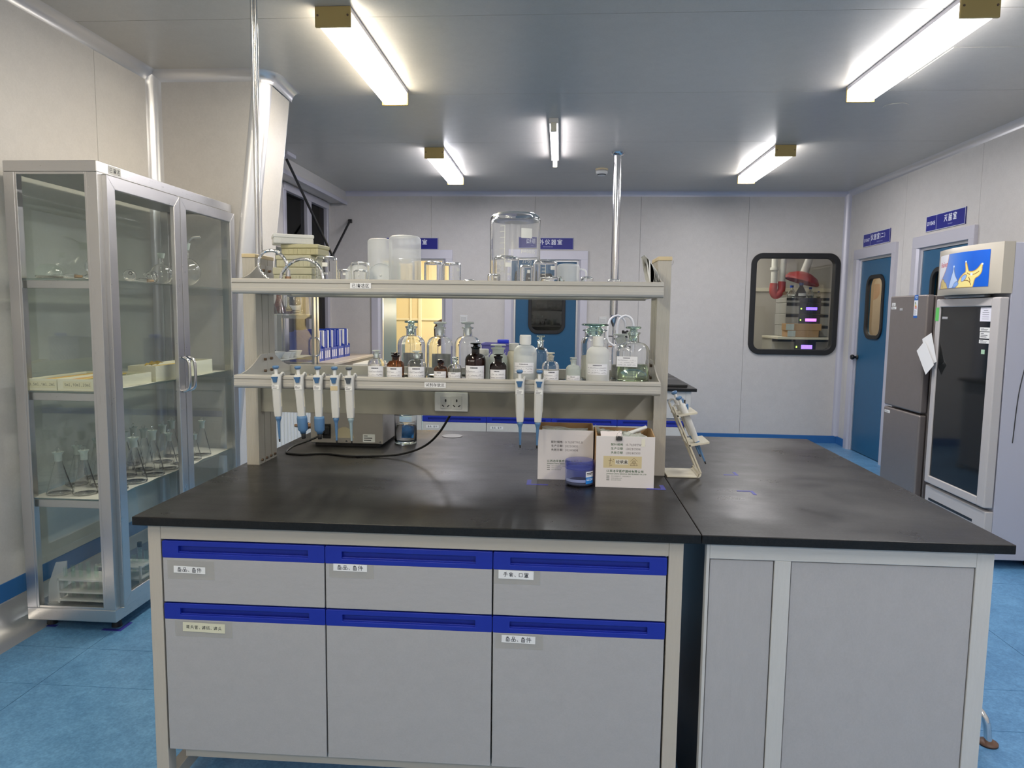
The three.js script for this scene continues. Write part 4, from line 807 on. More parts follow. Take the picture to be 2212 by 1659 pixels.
function plasticBottle(label, x, z, r, h, o = {}) {
  const t = thing('plastic_bottle', label, 'bottle', [x, LY, z], 0, 'white plastic bottles on the lower shelf');
  const hb = h * 0.62, nr = r * (o.cap || 0.5), pts = [[0, 0], [r * 0.92, 0], [r, r * 0.12], [r, hb]];
  for (let i = 1; i <= 7; i++) { const a = i / 7 * Math.PI / 2; pts.push([nr * 0.85 + (r - nr * 0.85) * Math.cos(a), hb + h * 0.17 * Math.sin(a)]); }
  pts.push([nr * 0.85, h * 0.84]);
  mesh('bottle_body', lathe(pts, 36), o.mat || M.plastic, t);
  mesh('cap', lathe([[nr * 0.86, h * 0.8], [nr, h * 0.805], [nr, h * 0.975], [nr * 0.92, h], [0, h]], 32), M.plasticWhite, t);
  if (o.fill) mesh('contents', lathe([[0, 0.003], [r * 0.96, 0.004], [r * 0.96, h * o.fill], [0, h * o.fill]], 24), mat(lin(0.72, 0.74, 0.73), 0.6, 0, { transmission: 0.3, thickness: 0 }), t);
  if (o.label !== undefined) mesh('paper_label', sweepLabel(r + 0.0006, h * 0.22, h * 0.44, o.la ?? 1.9, o.lt ?? -0.1), labelMats[o.label], t);
}
const amberL = { glass: M.amber, neck: 0.4 };
reagentBottle('reagent_bottle', 'small clear stoppered bottle with label, first at the cabinet end of the lower shelf', -0.611, -2.345, 0.029, 0.104, { label: 0, stopper: M.frosted });
reagentBottle('amber_bottle', 'amber stoppered bottle with label standing between two clear bottles', -0.547, -2.345, 0.029, 0.097, { ...amberL, label: 1, l1: 0.52 });
reagentBottle('reagent_bottle', 'small clear stoppered bottle with slanted label in front of a large bottle', -0.475, -2.345, 0.0304, 0.104, { label: 0, lt: 0.1, stopper: M.frosted });
reagentBottle('large_bottle', 'large clear bottle with green stopper at the back of the lower shelf', -0.547, -2.6, 0.0508, 0.2, { stopper: M.glassGreen, back: 1 });
reagentBottle('large_bottle', 'large clear bottle with pale stopper, middle of the three big ones', -0.437, -2.58, 0.0484, 0.198, { stopper: M.frosted, back: 1 });
reagentBottle('large_bottle', 'large clear bottle partly behind the black-brown bottle', -0.346, -2.66, 0.0489, 0.198, { stopper: M.frosted });
reagentBottle('amber_bottle', 'smallest amber bottle with label above the lower shelf tag', -0.395, -2.345, 0.0225, 0.0765, { ...amberL, label: 2, l1: 0.5 });
reagentBottle('reagent_bottle', 'smallest clear bottle with label beside the smallest amber bottle', -0.347, -2.345, 0.0232, 0.085, { label: 2, l1: 0.42 });
M.gradWhite = mat(0xffffff, 0.6, 0, { transparent: true, map: canvasTex(128, 64, (g) => { g.clearRect(0, 0, 128, 64); ink(g, '#d8d8d8'); g.font = '34px sans-serif'; g.fillText('200', 50, 44); g.fillRect(10, 30, 34, 4); g.fillRect(22, 12, 4, 36); }) });
reagentBottle('dark_bottle', 'nearly black stoppered bottle marked 200 with a large label', -0.28, -2.36, 0.0348, 0.133, { glass: M.amberDark, neck: 0.38, label: 1, l1: 0.44, mark: M.gradWhite });
plasticBottle('slim white plastic bottle behind the nearly black bottle', -0.272, -2.5, 0.0238, 0.106, { cap: 0.95, mat: M.plasticWhite });
reagentBottle('wide_mouth_bottle', 'pale green wide-mouthed bottle behind an amber bottle', -0.214, -2.47, 0.0324, 0.124, { glass: M.frosted, neck: 0.62, stopper: M.frosted });
reagentBottle('amber_bottle', 'brown amber bottle with label in front of the pale green bottle', -0.203, -2.35, 0.0285, 0.098, { glass: M.amberDark, neck: 0.42, label: 2, l1: 0.48 });
plasticBottle('ivory plastic bottle half hidden behind the tall translucent bottle', -0.161, -2.5, 0.024, 0.128, { cap: 0.75, mat: M.ivory });
plasticBottle('tall translucent plastic bottle with white cap and wide label', -0.115, -2.37, 0.0385, 0.161, { fill: 0.56, label: 0, mat: M.plasticClear });
reagentBottle('reagent_bottle', 'clear stoppered bottle just behind the tall translucent plastic bottle', -0.068, -2.5, 0.0291, 0.156, { stopper: M.glassGreen });
reagentBottle('reagent_bottle', 'clear bottle with cream stopper and label in front of the blue door', -0.03, -2.35, 0.0282, 0.105, { label: 1, lt: 0.2, l1: 0.45, stopper: M.ivory });
reagentBottle('frosted_bottle', 'little frosted white bottle standing alone with a low label', 0.045, -2.35, 0.0243, 0.09, { glass: M.frosted, stopper: M.frosted, label: 2, l1: 0.35 });
reagentBottle('wide_mouth_jar', 'tall wide-mouthed glass jar of white powder behind a white bottle', 0.123, -2.55, 0.0481, 0.199, { neck: 0.74, body: 0.66, shoulder: 0.76, stopper: M.glassGreen, fill: 0.085, fillMat: M.powder, heap: 0.01 });
plasticBottle('white plastic bottle with square cap in front of the powder jar', 0.126, -2.37, 0.0387, 0.16, { label: 0, mat: M.plastic, fill: 0.5, cap: 0.46 });
reagentBottle('large_bottle', 'large clear bottle of pale liquid with label at the cooler end of the shelf', 0.245, -2.42, 0.0561, 0.193, { stopper: M.glassGreen, fill: 0.067, fillMat: M.liquidGreen, neck: 0.34 });
mesh('paper_label', bx(-0.033, 0.033, -0.0165, 0.0165, 0, 0.0006), labelMats[1], tag(mesh('label_card', bx(-0.034, 0.034, -0.017, 0.017, -0.0006, 0), M.paper, scene, [0.221, LY + 0.078, -2.3635], [0, -0.2, 0]), 'white handwritten label card stuck on the large bottle of pale liquid', 'label'));
reagentBottle('wide_mouth_bottle', 'clear wide-mouthed bottle behind the large bottle of pale liquid', 0.222, -2.62, 0.0348, 0.163, { neck: 0.66, body: 0.66, shoulder: 0.76, stopper: M.frosted, fill: 0.05, fillMat: M.powder });

// ---------------------------------------------------------------- clean glassware upside down on the upper shelf
const UY = 1.488;
const gradTex = canvasTex(512, 512, (g) => {
  g.clearRect(0, 0, 512, 512); ink(g, 'rgba(232,232,226,0.95)'); g.lineWidth = 5;
  g.strokeRect(150, 60, 2, 400); for (let i = 0; i < 9; i++) g.fillRect(100, 60 + i * 48, 50, 5);
  g.fillRect(300, 80, 110, 84);
  g.save(); g.translate(450, 260); g.rotate(Math.PI); g.font = 'bold 44px sans-serif'; g.fillText('5000ml', 0, 0); g.font = '34px sans-serif'; g.fillText('GG-17', 40, -90); g.restore();
  g.save(); g.translate(210, 180); g.rotate(Math.PI / 2); g.font = '30px sans-serif'; g.fillText('CHENGDU', 0, 0); g.restore();
});
const smallGradTex = canvasTex(256, 256, (g) => {
  g.clearRect(0, 0, 256, 256); ink(g, 'rgba(232,232,226,0.95)'); g.fillRect(92, 20, 5, 200); for (let i = 0; i < 6; i++) g.fillRect(56, 24 + i * 38, 36, 5);
  g.fillRect(150, 40, 60, 46); g.save(); g.translate(214, 150); g.rotate(Math.PI); g.font = 'bold 32px sans-serif'; g.fillText('GG', 0, 0); g.restore();
});
M.gradBig = mat(0xffffff, 0.6, 0, { map: gradTex, transparent: true }); M.gradSmall = mat(0xffffff, 0.6, 0, { map: smallGradTex, transparent: true });
function upBeaker(label, x, z, r, h, o = {}) {
  const t = thing(o.plastic ? 'plastic_beaker' : 'beaker', label, 'beaker', [x, o.y ?? UY, z], o.turn || 0, o.plastic ? 'plastic beakers upside down on the upper shelf' : 'glass beakers upside down on the upper shelf');
  const th = o.plastic ? 0.0012 : Math.max(0.0013, r * 0.035), c = Math.min(r * 0.28, h * 0.2), pts = [];
  const m = o.plastic ? M.plasticClear : M.glass, tr = o.taper ?? 1;
  pts.push([r * 1.03 * tr, 0.0], [r * 1.05 * tr, 0.0015], [r * 1.0 * tr, 0.006], [r, h - c]);
  for (let i = 1; i <= 5; i++) { const a = i / 5 * Math.PI / 2; pts.push([r - c + c * Math.cos(a), h - c + c * Math.sin(a)]); }
  pts.push([0, h - 0.0008]);
  if (o.plastic) mesh('beaker_wall', lathe(pts, 40), m, t);
  else {
    const inn = []; for (let i = pts.length - 2; i >= 3; i--) inn.push([Math.max(pts[i][0] - th, 0), pts[i][1] - th]);
    mesh('beaker_wall', lathe([[0, h - 0.0008 - th], ...inn, [r * tr - th, 0.004], [r * 1.0 * tr, 0.0], ...pts.slice(0)].map((p) => p), 40), m, t);
  }
  if (o.grad) mesh('graduation', sweepLabel(r + 0.0005, h * 0.12, h * 0.9, o.grad === 1 ? 2.2 : 2.0, o.gt || 0), o.grad === 1 ? M.gradBig : M.gradSmall, t);
  if (o.handle) mesh('handle', tube([[r, h * 0.8, 0], [r * 1.5, h * 0.74, 0], [r * 1.55, h * 0.4, 0], [r, h * 0.26, 0]], 0.003, 20, 8), m, t);
  return t;
}
upBeaker('glass beaker with white patch beside the metal hose', -0.804, -2.42, 0.0379, 0.1, { grad: 2, gt: -0.2 });
upBeaker('tiny glass beaker next to the beaker by the hose', -0.728, -2.37, 0.0206, 0.054, { grad: 2 });
upBeaker('glass beaker with thick green-tinged wall over the clean-area tag', -0.688, -2.43, 0.0329, 0.082);
upBeaker('small glass beaker in front of the plastic dish lids', -0.668, -2.362, 0.0229, 0.052);
upBeaker('frosted plastic beaker with moulded scale, the rear of the two tall ones', -0.652, -2.56, 0.0437, 0.174, { plastic: 1 });
upBeaker('tall frosted plastic beaker, the front and larger of two', -0.533, -2.43, 0.0545, 0.171, { plastic: 1 });
upBeaker('glass beaker standing inside the tall frosted plastic beaker', -0.537, -2.43, 0.0366, 0.094);
upBeaker('round-shouldered glass beaker in front of the yellow doorway, nearer the plastic beaker', -0.433, -2.42, 0.0317, 0.086);
upBeaker('glass beaker with a white patch at the edge of the yellow doorway', -0.369, -2.42, 0.03, 0.083, { grad: 2, gt: 0.5 });
upBeaker('huge five litre glass beaker upside down on the upper shelf', -0.164, -2.54, 0.0887, 0.262, { grad: 1, gt: 0.1 });
upBeaker('glass beaker standing in front of the five litre beaker', -0.183, -2.4, 0.0417, 0.104, { grad: 2, gt: -0.2 });
upBeaker('tiny glass beaker at the foot of the five litre beaker', -0.219, -2.335, 0.0206, 0.042, { grad: 2 });
upBeaker('slim glass measuring beaker with scale beside the five litre beaker', -0.117, -2.41, 0.0226, 0.076, { grad: 2 });
upBeaker('glass beaker with printed scale between the five litre and plastic beakers', -0.055, -2.45, 0.041, 0.096, { grad: 2, gt: 0.3 });
upBeaker('small plastic measuring jug with handle before the blue door', 0.023, -2.42, 0.0376, 0.081, { plastic: 1, handle: 1 });
upBeaker('low glass dish beside the plastic measuring jug', 0.084, -2.39, 0.0214, 0.038);
upBeaker('low glass dish in front of the steel column', 0.174, -2.39, 0.0213, 0.031);
upBeaker('low glass dish beside the beakers at the yellow doorway', -0.305, -2.37, 0.02, 0.024);
{
  const t = thing('weighing_bottle', 'glass weighing bottle lying on its side on the upper shelf', 'bottle', [-0.036, UY + 0.0175, -2.35]);
  mesh('bottle_glass', lathe([[0, -0.036], [0.016, -0.036], [0.0175, -0.033], [0.0175, 0.03], [0.0162, 0.03], [0.0162, -0.032], [0, -0.0345]], 28).rotateZ(-Math.PI / 2), M.glass, t);
  mesh('bottle_lid', lathe([[0, 0.029], [0.0185, 0.029], [0.0185, 0.036], [0.006, 0.038], [0.007, 0.046], [0, 0.047]], 24).rotateZ(-Math.PI / 2), M.glass, t);
}
for (const [x, z, r, tilt, l] of [[-0.722, -2.52, 0.043, -0.12, 'round plastic dish lid leaning behind the tinted glass beaker'], [-0.63, -2.48, 0.041, -0.1, 'round plastic dish lid leaning against the rear plastic beaker']]) {
  const t = thing('dish_lid', l, 'lid', [x, UY + r, z], 0, 'upright plastic dish lids'); t.rotation.x = tilt;
  mesh('disc', lathe([[0, 0], [r * 0.97, 0], [r, 0.002], [r, 0.009], [r * 0.985, 0.009], [r * 0.975, 0.002], [0, 0.0012]], 48).rotateX(Math.PI / 2), M.plasticClear, t);
  mesh('rib', lathe([[r * 0.62, -0.0004], [r * 0.65, -0.001], [r * 0.68, -0.0004]], 40).rotateX(Math.PI / 2), M.plastic, t);
  mesh('boss', lathe([[0, 0.003], [0.004, 0.003], [0.005, 0]], 16).rotateX(Math.PI / 2), M.plastic, t);
}
// pipette tip boxes
function tipBox(label, x, y, z, w, h, d, ry, m, ribs = 9) {
  const t = thing('tip_box', label, 'box', [x, y, z], ry, 'stacked pipette tip boxes');
  mesh('box_body', bx(-w / 2, w / 2, 0, h * 0.62, -d / 2, d / 2, 0.004), m, t);
  mesh('box_lid', bx(-w / 2 - 0.002, w / 2 + 0.002, h * 0.62, h, -d / 2 - 0.002, d / 2 + 0.002, 0.004), m, t);
  for (let i = 0; i < ribs; i++) { const q = -w / 2 + w * (i + 0.75) / (ribs + 0.5); mesh('rib', bx(q - 0.0012, q + 0.0012, h * 0.06, h * 0.56, d / 2, d / 2 + 0.0018), m, t); }
}
tipBox('large cream tip box, lowest of the stack by the hose', -0.943, UY, -2.53, 0.142, 0.066, 0.1, -0.05, M.plasticYellow, 11);
tipBox('cream tip box second from the bottom of the stack', -0.938, UY + 0.067, -2.53, 0.13, 0.042, 0.095, -0.12, M.plasticYellow, 8);
tipBox('yellowed tip box below the topmost one, shifted towards the window', -0.915, UY + 0.11, -2.53, 0.138, 0.037, 0.095, -0.1, mat(lin(0.68, 0.64, 0.4), 0.45, 0, { transmission: 0.35, thickness: 0 }), 8);
tipBox('white translucent tip box on top of the stack', -0.962, UY + 0.148, -2.53, 0.135, 0.034, 0.1, 0.45, M.plastic, 9);
{ // coiled metal hose
  const t = thing('metal_hose', 'flexible stainless hose looped on the upper shelf with a threaded coupling', 'hose', [0, 0, 0]);
  const pts = [[-0.79, 1.505, -2.345], [-0.8, 1.545, -2.345], [-0.84, 1.572, -2.35], [-0.89, 1.567, -2.352], [-0.93, 1.53, -2.352], [-0.935, 1.502, -2.35], [-0.915, 1.494, -2.345], [-0.93, 1.494, -2.335], [-0.98, 1.51, -2.34], [-1.01, 1.555, -2.345], [-0.995, 1.595, -2.352], [-0.955, 1.6, -2.36], [-0.925, 1.57, -2.366], [-0.92, 1.535, -2.37]];
  const curve = new THREE.CatmullRomCurve3(pts.map((p) => V(...p)), false, 'centripetal'), n = 260, fr = curve.computeFrenetFrames(n), rings = [];
  for (let i = 0; i <= n; i++) { const c = curve.getPointAt(i / n), r = i % 2 ? 0.0052 : 0.006, ring = []; for (let k = 0; k < 10; k++) { const a = k / 10 * 2 * Math.PI; ring.push(c.clone().addScaledVector(fr.normals[i], r * Math.cos(a)).addScaledVector(fr.binormals[i], r * Math.sin(a))); } rings.push(ring); }
  mesh('hose', loft(rings, true, 1.2), M.chrome, t);
  mesh('ferrule', cyl(0.0085, 0.022, -0.919, 1.516, -2.371, 0.0075, 18), M.chrome, t);
  mesh('coupling_nut', cyl(0.0105, 0.018, -0.919, 1.499, -2.371, 0.0105, 6), M.brass, t);
  mesh('coupling_end', cyl(0.0075, 0.011, -0.919, 1.4885, -2.371, 0.0085, 16), M.chrome, t);
}
{ // paper envelopes leaning at the end of the shelf
  const m = mat(lin(0.74, 0.74, 0.72), 0.8, 0, { side: THREE.DoubleSide });
  for (let k = 0; k < 4; k++) {
    const prof = (off) => { const out = []; for (let i = 0; i <= 10; i++) { const s = i / 10; out.push([0.298 + k * 0.0045 + 0.022 * Math.sin(s * 2.2) - 0.042 * s * s + off, UY + 0.001 + s * (0.108 - k * 0.007)]); } return out; };
    const a = prof(0), b = prof(0.0012).reverse();
    tag(mesh('paper_envelope', prism([...a, ...b].map(([x, y]) => V(x - 0.006, y, -2.47 + k * 0.006)), V(0, 0, 0.1 - k * 0.008), 0.5), m), ['thin white paper envelope curling furthest into the shelf', 'thin white paper envelope second in the curled bundle', 'thin white paper envelope third in the curled bundle', 'thin white paper envelope next to the rack post in the curled bundle'][k], 'envelope', 'paper envelopes leaning at the rack post');
  }
}

// ---------------------------------------------------------------- stainless glass-door cabinets (front faces +x)
function glassCabinet(label, xb, xf, zn, zf, o) {
  const c = thing('glass_cabinet', label, 'cabinet', [0, 0, 0], 0, 'stainless glassware cabinets');
  const H = 2.0, y0 = 0.05, s = 0.045, st = M.steel;
  for (const [x, z] of [[xf - s, zn - s], [xf - s, zf], [xb, zn - s], [xb, zf]]) mesh('corner_post', bx(x, x + s, y0 + 0.055, H - 0.045, z, z + s, 0.002), st, c);
  mesh('top_panel', bx(xb, xf, H - 0.045, H, zf, zn, 0.003), st, c);
  mesh('bottom_panel', bx(xb, xf, y0, y0 + 0.055, zf, zn, 0.003), st, c);
  for (const [x, z] of [[xb + 0.05, zn - 0.08], [xf - 0.05, zn - 0.08], [xb + 0.05, zf + 0.08], [xf - 0.05, zf + 0.08]]) mesh('foot', cyl(0.022, 0.05, x, 0, z, 0.018, 16), M.black, c);
  for (const z of [zn - 0.008, zf + 0.008]) {
    mesh('side_pane', bx(xb + s, xf - s, y0 + 0.055, H - 0.045, z - 0.002, z + 0.002), M.pane, c);
    const zz = z > (zn + zf) / 2 ? z + 0.003 : z - 0.006;
    for (const [a, b, e, f] of [[xb + s, xb + s + 0.01, y0 + 0.055, H - 0.045], [xf - s - 0.01, xf - s, y0 + 0.055, H - 0.045], [xb + s + 0.01, xf - s - 0.01, H - 0.055, H - 0.045], [xb + s + 0.01, xf - s - 0.01, y0 + 0.055, y0 + 0.066]]) mesh('glazing_bead', bx(a, b, e, f, zz, zz + 0.004, 0.001), st, c);
  }
  mesh('back_pane', bx(xb + 0.004, xb + 0.007, y0 + 0.055, H - 0.045, zf + s, zn - s), M.paneGreen, c);
  for (const y of o.shelves) {
    const sh = mesh('shelf', bx(xb + 0.02, xf - 0.03, y - 0.006, y, zf + 0.01, zn - 0.014), M.paneGreen, c);
    for (const z of [zn - 0.03, zf + 0.015]) mesh('shelf_rail', bx(xb + 0.03, xf - 0.03, y - 0.04, y - 0.007, z, z + 0.012, 0.002), st, sh);
    if (o.liner) { // white paper laid on the glass with a wavy front edge
      const n = 60, top = [], zA = zn - 0.016, zB = zf + 0.02; seed = Math.round(y * 1000) + 5;
      const P = [], I = []; for (let i = 0; i <= n; i++) { const z = zA + (zB - zA) * i / n, w = 0.004 * Math.sin(i * 0.55 + y * 9) + 0.004 * Math.sin(i * 0.23); for (const [x, dy] of [[xb + 0.03, 0.0008], [xf - 0.06, 0.0008 + 0.0006 * Math.sin(i * 0.7)], [xf - 0.036 + w, 0.0008 + 0.002 * Math.max(0, Math.sin(i * 0.4 + y * 5))]]) P.push(x, y + dy, z); if (i < n) { const b = i * 3; for (const k of [0, 1]) I.push(b + k, b + k + 1, b + k + 3, b + k + 1, b + k + 4, b + k + 3); } }
      mesh('paper_liner', rawGeo(P, I, 1), mat(lin(0.72, 0.72, 0.66), 0.8, 0, { side: THREE.DoubleSide }), sh);
    }
  }
  // two doors: mitred frames, pane, bow handle
  const zm = o.mid ?? (zn + zf) / 2, fw = 0.055, yb = y0 + 0.055, yt = H - 0.05, xo = xf + 0.002, d = 0.022;
  for (const [z1, z0, hs] of o.doors ?? [[zn - 0.03, zm + 0.001, -1], [zm - 0.001, zf + 0.012, 1]]) {
    const S = (pts) => { const q = new THREE.Shape(); pts.forEach(([a, b], i) => (i ? q.lineTo(a, b) : q.moveTo(a, b))); q.closePath(); return q; };
    const put = (name, pts, parent) => mesh(name, extrude(S(pts), d - 0.006, 0.003).rotateY(Math.PI / 2).translate(xo, 0, 0), st, parent);
    const g = new THREE.Group(); // geometry in (-z, y)
    const a = -z1, b = -z0, door = put('door', [[a + 0.003, yb + 0.003], [a + fw - 0.002, yb + fw], [a + fw - 0.002, yt - fw], [a + 0.003, yt - 0.003]], c);
    put('door_stile', [[b - 0.003, yb + 0.003], [b - 0.003, yt - 0.003], [b - fw + 0.002, yt - fw], [b - fw + 0.002, yb + fw]], door);
    put('door_rail', [[a + 0.004, yt - 0.003], [a + fw, yt - fw + 0.002], [b - fw, yt - fw + 0.002], [b - 0.004, yt - 0.003]], door);
    put('door_rail', [[a + 0.004, yb + 0.003], [b - 0.004, yb + 0.003], [b - fw, yb + fw - 0.002], [a + fw, yb + fw - 0.002]], door);
    mesh('door_pane', bx(xo + 0.006, xo + 0.01, yb + fw - 0.01, yt - fw + 0.01, z0 + fw - 0.01, z1 - fw + 0.01), M.pane, door);
    const hz = hs < 0 ? z0 + 0.026 : z1 - 0.026;
    mesh('handle', tube([[xo + d, 1.165, hz], [xo + d + 0.026, 1.15, hz], [xo + d + 0.034, 1.08, hz], [xo + d + 0.026, 1.01, hz], [xo + d, 0.995, hz]], 0.0075, 28, 10).scale(1, 1, 1), M.chrome, door);
  }
  if (o.sticker) mesh('paper_label', new THREE.PlaneGeometry(0.085, 0.034).rotateY(Math.PI / 2).translate(xf + 0.0006, H - 0.022, zn - 0.12), paperMat(noteTex('已清洁', 240, 96, 66, '#c9c9c6')), c);
  return c;
}
const SH = [1.523, 1.051, 0.588], CXF = -1.89, CXB = -2.29, CZN = -2.842, CZF = -4.04;
glassCabinet('tall stainless glass-door cabinet of glassware beside the pillar', CXB, CXF, CZN, CZF, { shelves: SH, liner: 1, sticker: 1 });
// ---- glassware inside it
M.thinWare = mat(lin(0.95, 0.98, 0.96), 0.03, 0, { transmission: 1, thickness: 0, ior: 1.5 });
M.ground = mat(lin(0.7, 0.78, 0.74), 0.6, 0, { transmission: 0.6, thickness: 0 });
function flask(label, x, y, z, r, h, o = {}) { // conical flask with funnel mouth or stopper
  const t = thing('conical_flask', label, 'flask', [x, y + 0.003, z], o.turn || 0, 'conical flasks in the glassware cabinet'), nr = r * 0.26;
  mesh('flask_glass', lathe([[0, 0], [r * 0.93, 0], [r, r * 0.08], [r * 0.97, r * 0.2], [nr, h * 0.72], [nr, h * 0.84], [nr * 1.05, h * 0.86], [nr * 1.05 - 0.0012, h * 0.86], [nr - 0.0012, h * 0.84], [nr - 0.0012, h * 0.72], [r * 0.97 - 0.0014, r * 0.2], [r * 0.9, 0.0016], [0, 0.0016]], 28), M.glass, t);
  mesh('ground_joint', lathe([[nr * 1.06, h * 0.72], [nr * 1.12, h * 0.86], [nr * 1.7, h * 0.92], [nr * 1.68, h * 0.922], [nr * 1.06, h * 0.865], [nr * 1.0, h * 0.72]], 22), M.ground, t);
  mesh('stopper', lathe([[0, h * 0.8], [nr * 0.85, h * 0.8], [nr * 0.95, h * 0.9], [nr * 0.5, h * 0.915], [nr * 0.5, h * 0.93], [0, h * 0.93]], 20), M.ground, t);
  mesh('stopper_ring', new THREE.TorusGeometry(nr * 0.62, nr * 0.2, 8, 20).translate(0, h * 0.93 + nr * 0.62, 0), M.glass, t);
}
const fl = [[-2.18, -2.93, 0.052, 0.2], [-2.07, -2.94, 0.05, 0.21], [-1.98, -3.02, 0.05, 0.21], [-2.2, -3.08, 0.048, 0.2], [-2.095, -3.09, 0.046, 0.22], [-1.985, -3.17, 0.055, 0.23], [-2.2, -3.22, 0.05, 0.21], [-2.09, -3.26, 0.056, 0.24], [-1.98, -3.32, 0.05, 0.24], [-2.19, -3.36, 0.05, 0.22], [-2.08, -3.41, 0.05, 0.23], [-1.98, -3.46, 0.045, 0.2], [-2.19, -3.5, 0.05, 0.22], [-1.975, -3.58, 0.045, 0.2], [-2.09, -3.6, 0.05, 0.22], [-1.97, -3.7, 0.033, 0.15], [-2.12, -3.74, 0.048, 0.22], [-1.99, -3.82, 0.045, 0.21]];
const ord = ['first', 'second', 'third', 'fourth', 'fifth', 'sixth', 'seventh', 'eighth'];
fl.forEach(([x, z, r, h], i) => flask(i < 15 || i > 15 ? `stoppered conical flask ${x > -2.03 ? 'behind the door panes' : x > -2.14 ? 'in the middle line' : 'along the wall side'} of the flask shelf, ${ord[fl.slice(0, i).filter((q) => (q[0] > -2.03) === (x > -2.03) && (q[0] > -2.14) === (x > -2.14)).length]} from the near end` : 'smallest stoppered conical flask on the flask shelf behind the far door', x, SH[2], z, r, h, { turn: i }));
function roundFlask(label, x, z, r, o = {}) {
  const t = thing('round_flask', label, 'flask', [x, SH[0] + 0.004 + r, z], 0, 'round flasks on the top cabinet shelf');
  const nr = r * 0.24, pts = []; for (let i = 0; i <= 14; i++) { const a = -Math.PI / 2 + i / 14 * (Math.PI - Math.asin(0.24)); pts.push([Math.max(0, r * Math.cos(a)), r * Math.sin(a)]); }
  pts.push([nr, r * (o.neck || 1.9)], [nr * 1.25, r * (o.neck || 1.9) + 0.004]);
  const inn = pts.slice().reverse().map(([a, b]) => [Math.max(0, a - 0.0013), b]); inn[inn.length - 1][1] += 0.0013;
  mesh('flask_glass', lathe([...pts, ...inn], 30), M.glass, t);
  if (o.arm) mesh('side_arm', tube([[0, r * 1.7, 0], [0.03, r * 2.1, 0.02], [0.06, r * 2.35, 0.03], [0.1, r * 2.4, 0.03]], 0.005, 20, 8), M.plasticWhite, t);
  if (o.joint) mesh('ground_joint', lathe([[nr * 1.1, r * 1.5], [nr * 1.5, r * 2.0], [nr * 1.4, r * 2.0], [nr, r * 1.5]], 20), M.ground, t);
  if (o.lie) { t.rotation.set(0, o.lie, Math.PI / 2 - 0.15); t.position.y = SH[0] + 0.004 + r; }
}
roundFlask('upright round-bottomed flask behind the near corner post of the cabinet', -1.98, -2.96, 0.05, { neck: 2.6, joint: 1 });
roundFlask('large round-bottomed flask behind the far cabinet door with a white side arm', -2.0, -3.72, 0.075, { neck: 1.7, arm: 1, joint: 1 });
roundFlask('round-bottomed flask behind the meeting stile of the cabinet doors', -2.02, -3.52, 0.052, { neck: 1.8, joint: 1 });
roundFlask('small flask lying on its side under the near door of the cabinet', -2.02, -3.1, 0.03, { lie: 0.6 });
roundFlask('small flask lying on its side in the middle of the top cabinet shelf', -1.99, -3.2, 0.028, { lie: 2.2 });
roundFlask('flask lying on its side near the meeting stile on the top cabinet shelf', -1.99, -3.38, 0.03, { lie: -0.5 });
roundFlask('flask lying against the wall side of the top cabinet shelf', -2.16, -3.3, 0.04, { lie: 1.0 });
{
  const t = thing('glass_dome', 'low glass dome at the wall-side end of the top cabinet shelf', 'glassware', [-2.185, SH[0] + 0.002, -2.94]);
  mesh('dome', lathe([[0.052, 0.012], [0.054, 0.022], [0.046, 0.046], [0.028, 0.06], [0, 0.066]], 30), M.thinWare, t); mesh('dome_base', lathe([[0, 0], [0.05, 0], [0.053, 0.012], [0.048, 0.013], [0.046, 0.003], [0, 0.002]], 30), M.glass, t);
}
for (const [x, z, a, l] of [[-2.1, -2.93, 0.3, 'glass adapter with brown rubber lying by the glass dome'], [-2.06, -3.0, 1.2, 'glass adapter lying behind the near side pane of the cabinet'], [-2.0, -3.3, 0.8, 'glass adapter lying loose on the top cabinet shelf']]) {
  const t = thing('glass_adapter', l, 'glassware', [x, SH[0] + 0.014, z], a, 'loose glass adapters');
  mesh('adapter_tube', lathe([[0.011, -0.04], [0.011, 0], [0.005, 0.012], [0.005, 0.05], [0.004, 0.05], [0.004, 0.012], [0.0098, 0], [0.0098, -0.04]], 18).rotateZ(Math.PI / 2), M.glass, t);
  mesh('rubber_end', cyl(0.008, 0.03, 0, 0, 0, 0.005, 14).rotateZ(-Math.PI / 2).translate(0.03, 0, 0), mat(lin(0.4, 0.28, 0.16), 0.7), t);
}
// trays of glass pipettes on the second shelf
function tray(label, x0, x1, z0, z1, h, text, side) {
  const t = thing('pipette_tray', label, 'tray', [0, SH[1] + 0.002, 0], 0, 'cream trays of glass pipettes'), m = mat(lin(0.7, 0.7, 0.55), 0.6), d = 0.004;
  mesh('tray_base', bx(x0, x1, 0, d, z0, z1), m, t);
  for (const z of [z0, z1 - d]) mesh('tray_wall', bx(x0, x1, d, h, z, z + d, 0.001), m, t);
  for (const x of [x0, x1 - d]) mesh('tray_wall', bx(x, x + d, d, h, z0 + d, z1 - d, 0.001), m, t);
  if (text) {
    const tex = canvasTex(320, 72, (g) => { g.fillStyle = '#d6d3b4'; g.fillRect(0, 0, 320, 72); g.fillStyle = '#55554a'; g.font = '38px monospace'; g.fillText(text, 14, 48); });
    const g = new THREE.PlaneGeometry(0.125, 0.03); if (side) g.rotateY(Math.PI / 2);
    mesh('paper_label', side ? g.translate(x1 + 0.0006, h * 0.5, (z0 + z1) / 2) : g.translate((x0 + x1) / 2, h * 0.5, z1 + 0.0006), paperMat(tex), t);
  }
}
tray('cream tray labelled 0.5ml 1ml 2ml at the wall side of the cabinet', -2.255, -2.125, -3.25, -2.868, 0.05, '0.5ml,1ml,2ml');
tray('cream tray labelled 5ml 10ml 20ml behind the near side pane', -2.12, -1.945, -3.27, -2.868, 0.05, '5ml,10ml,20ml');
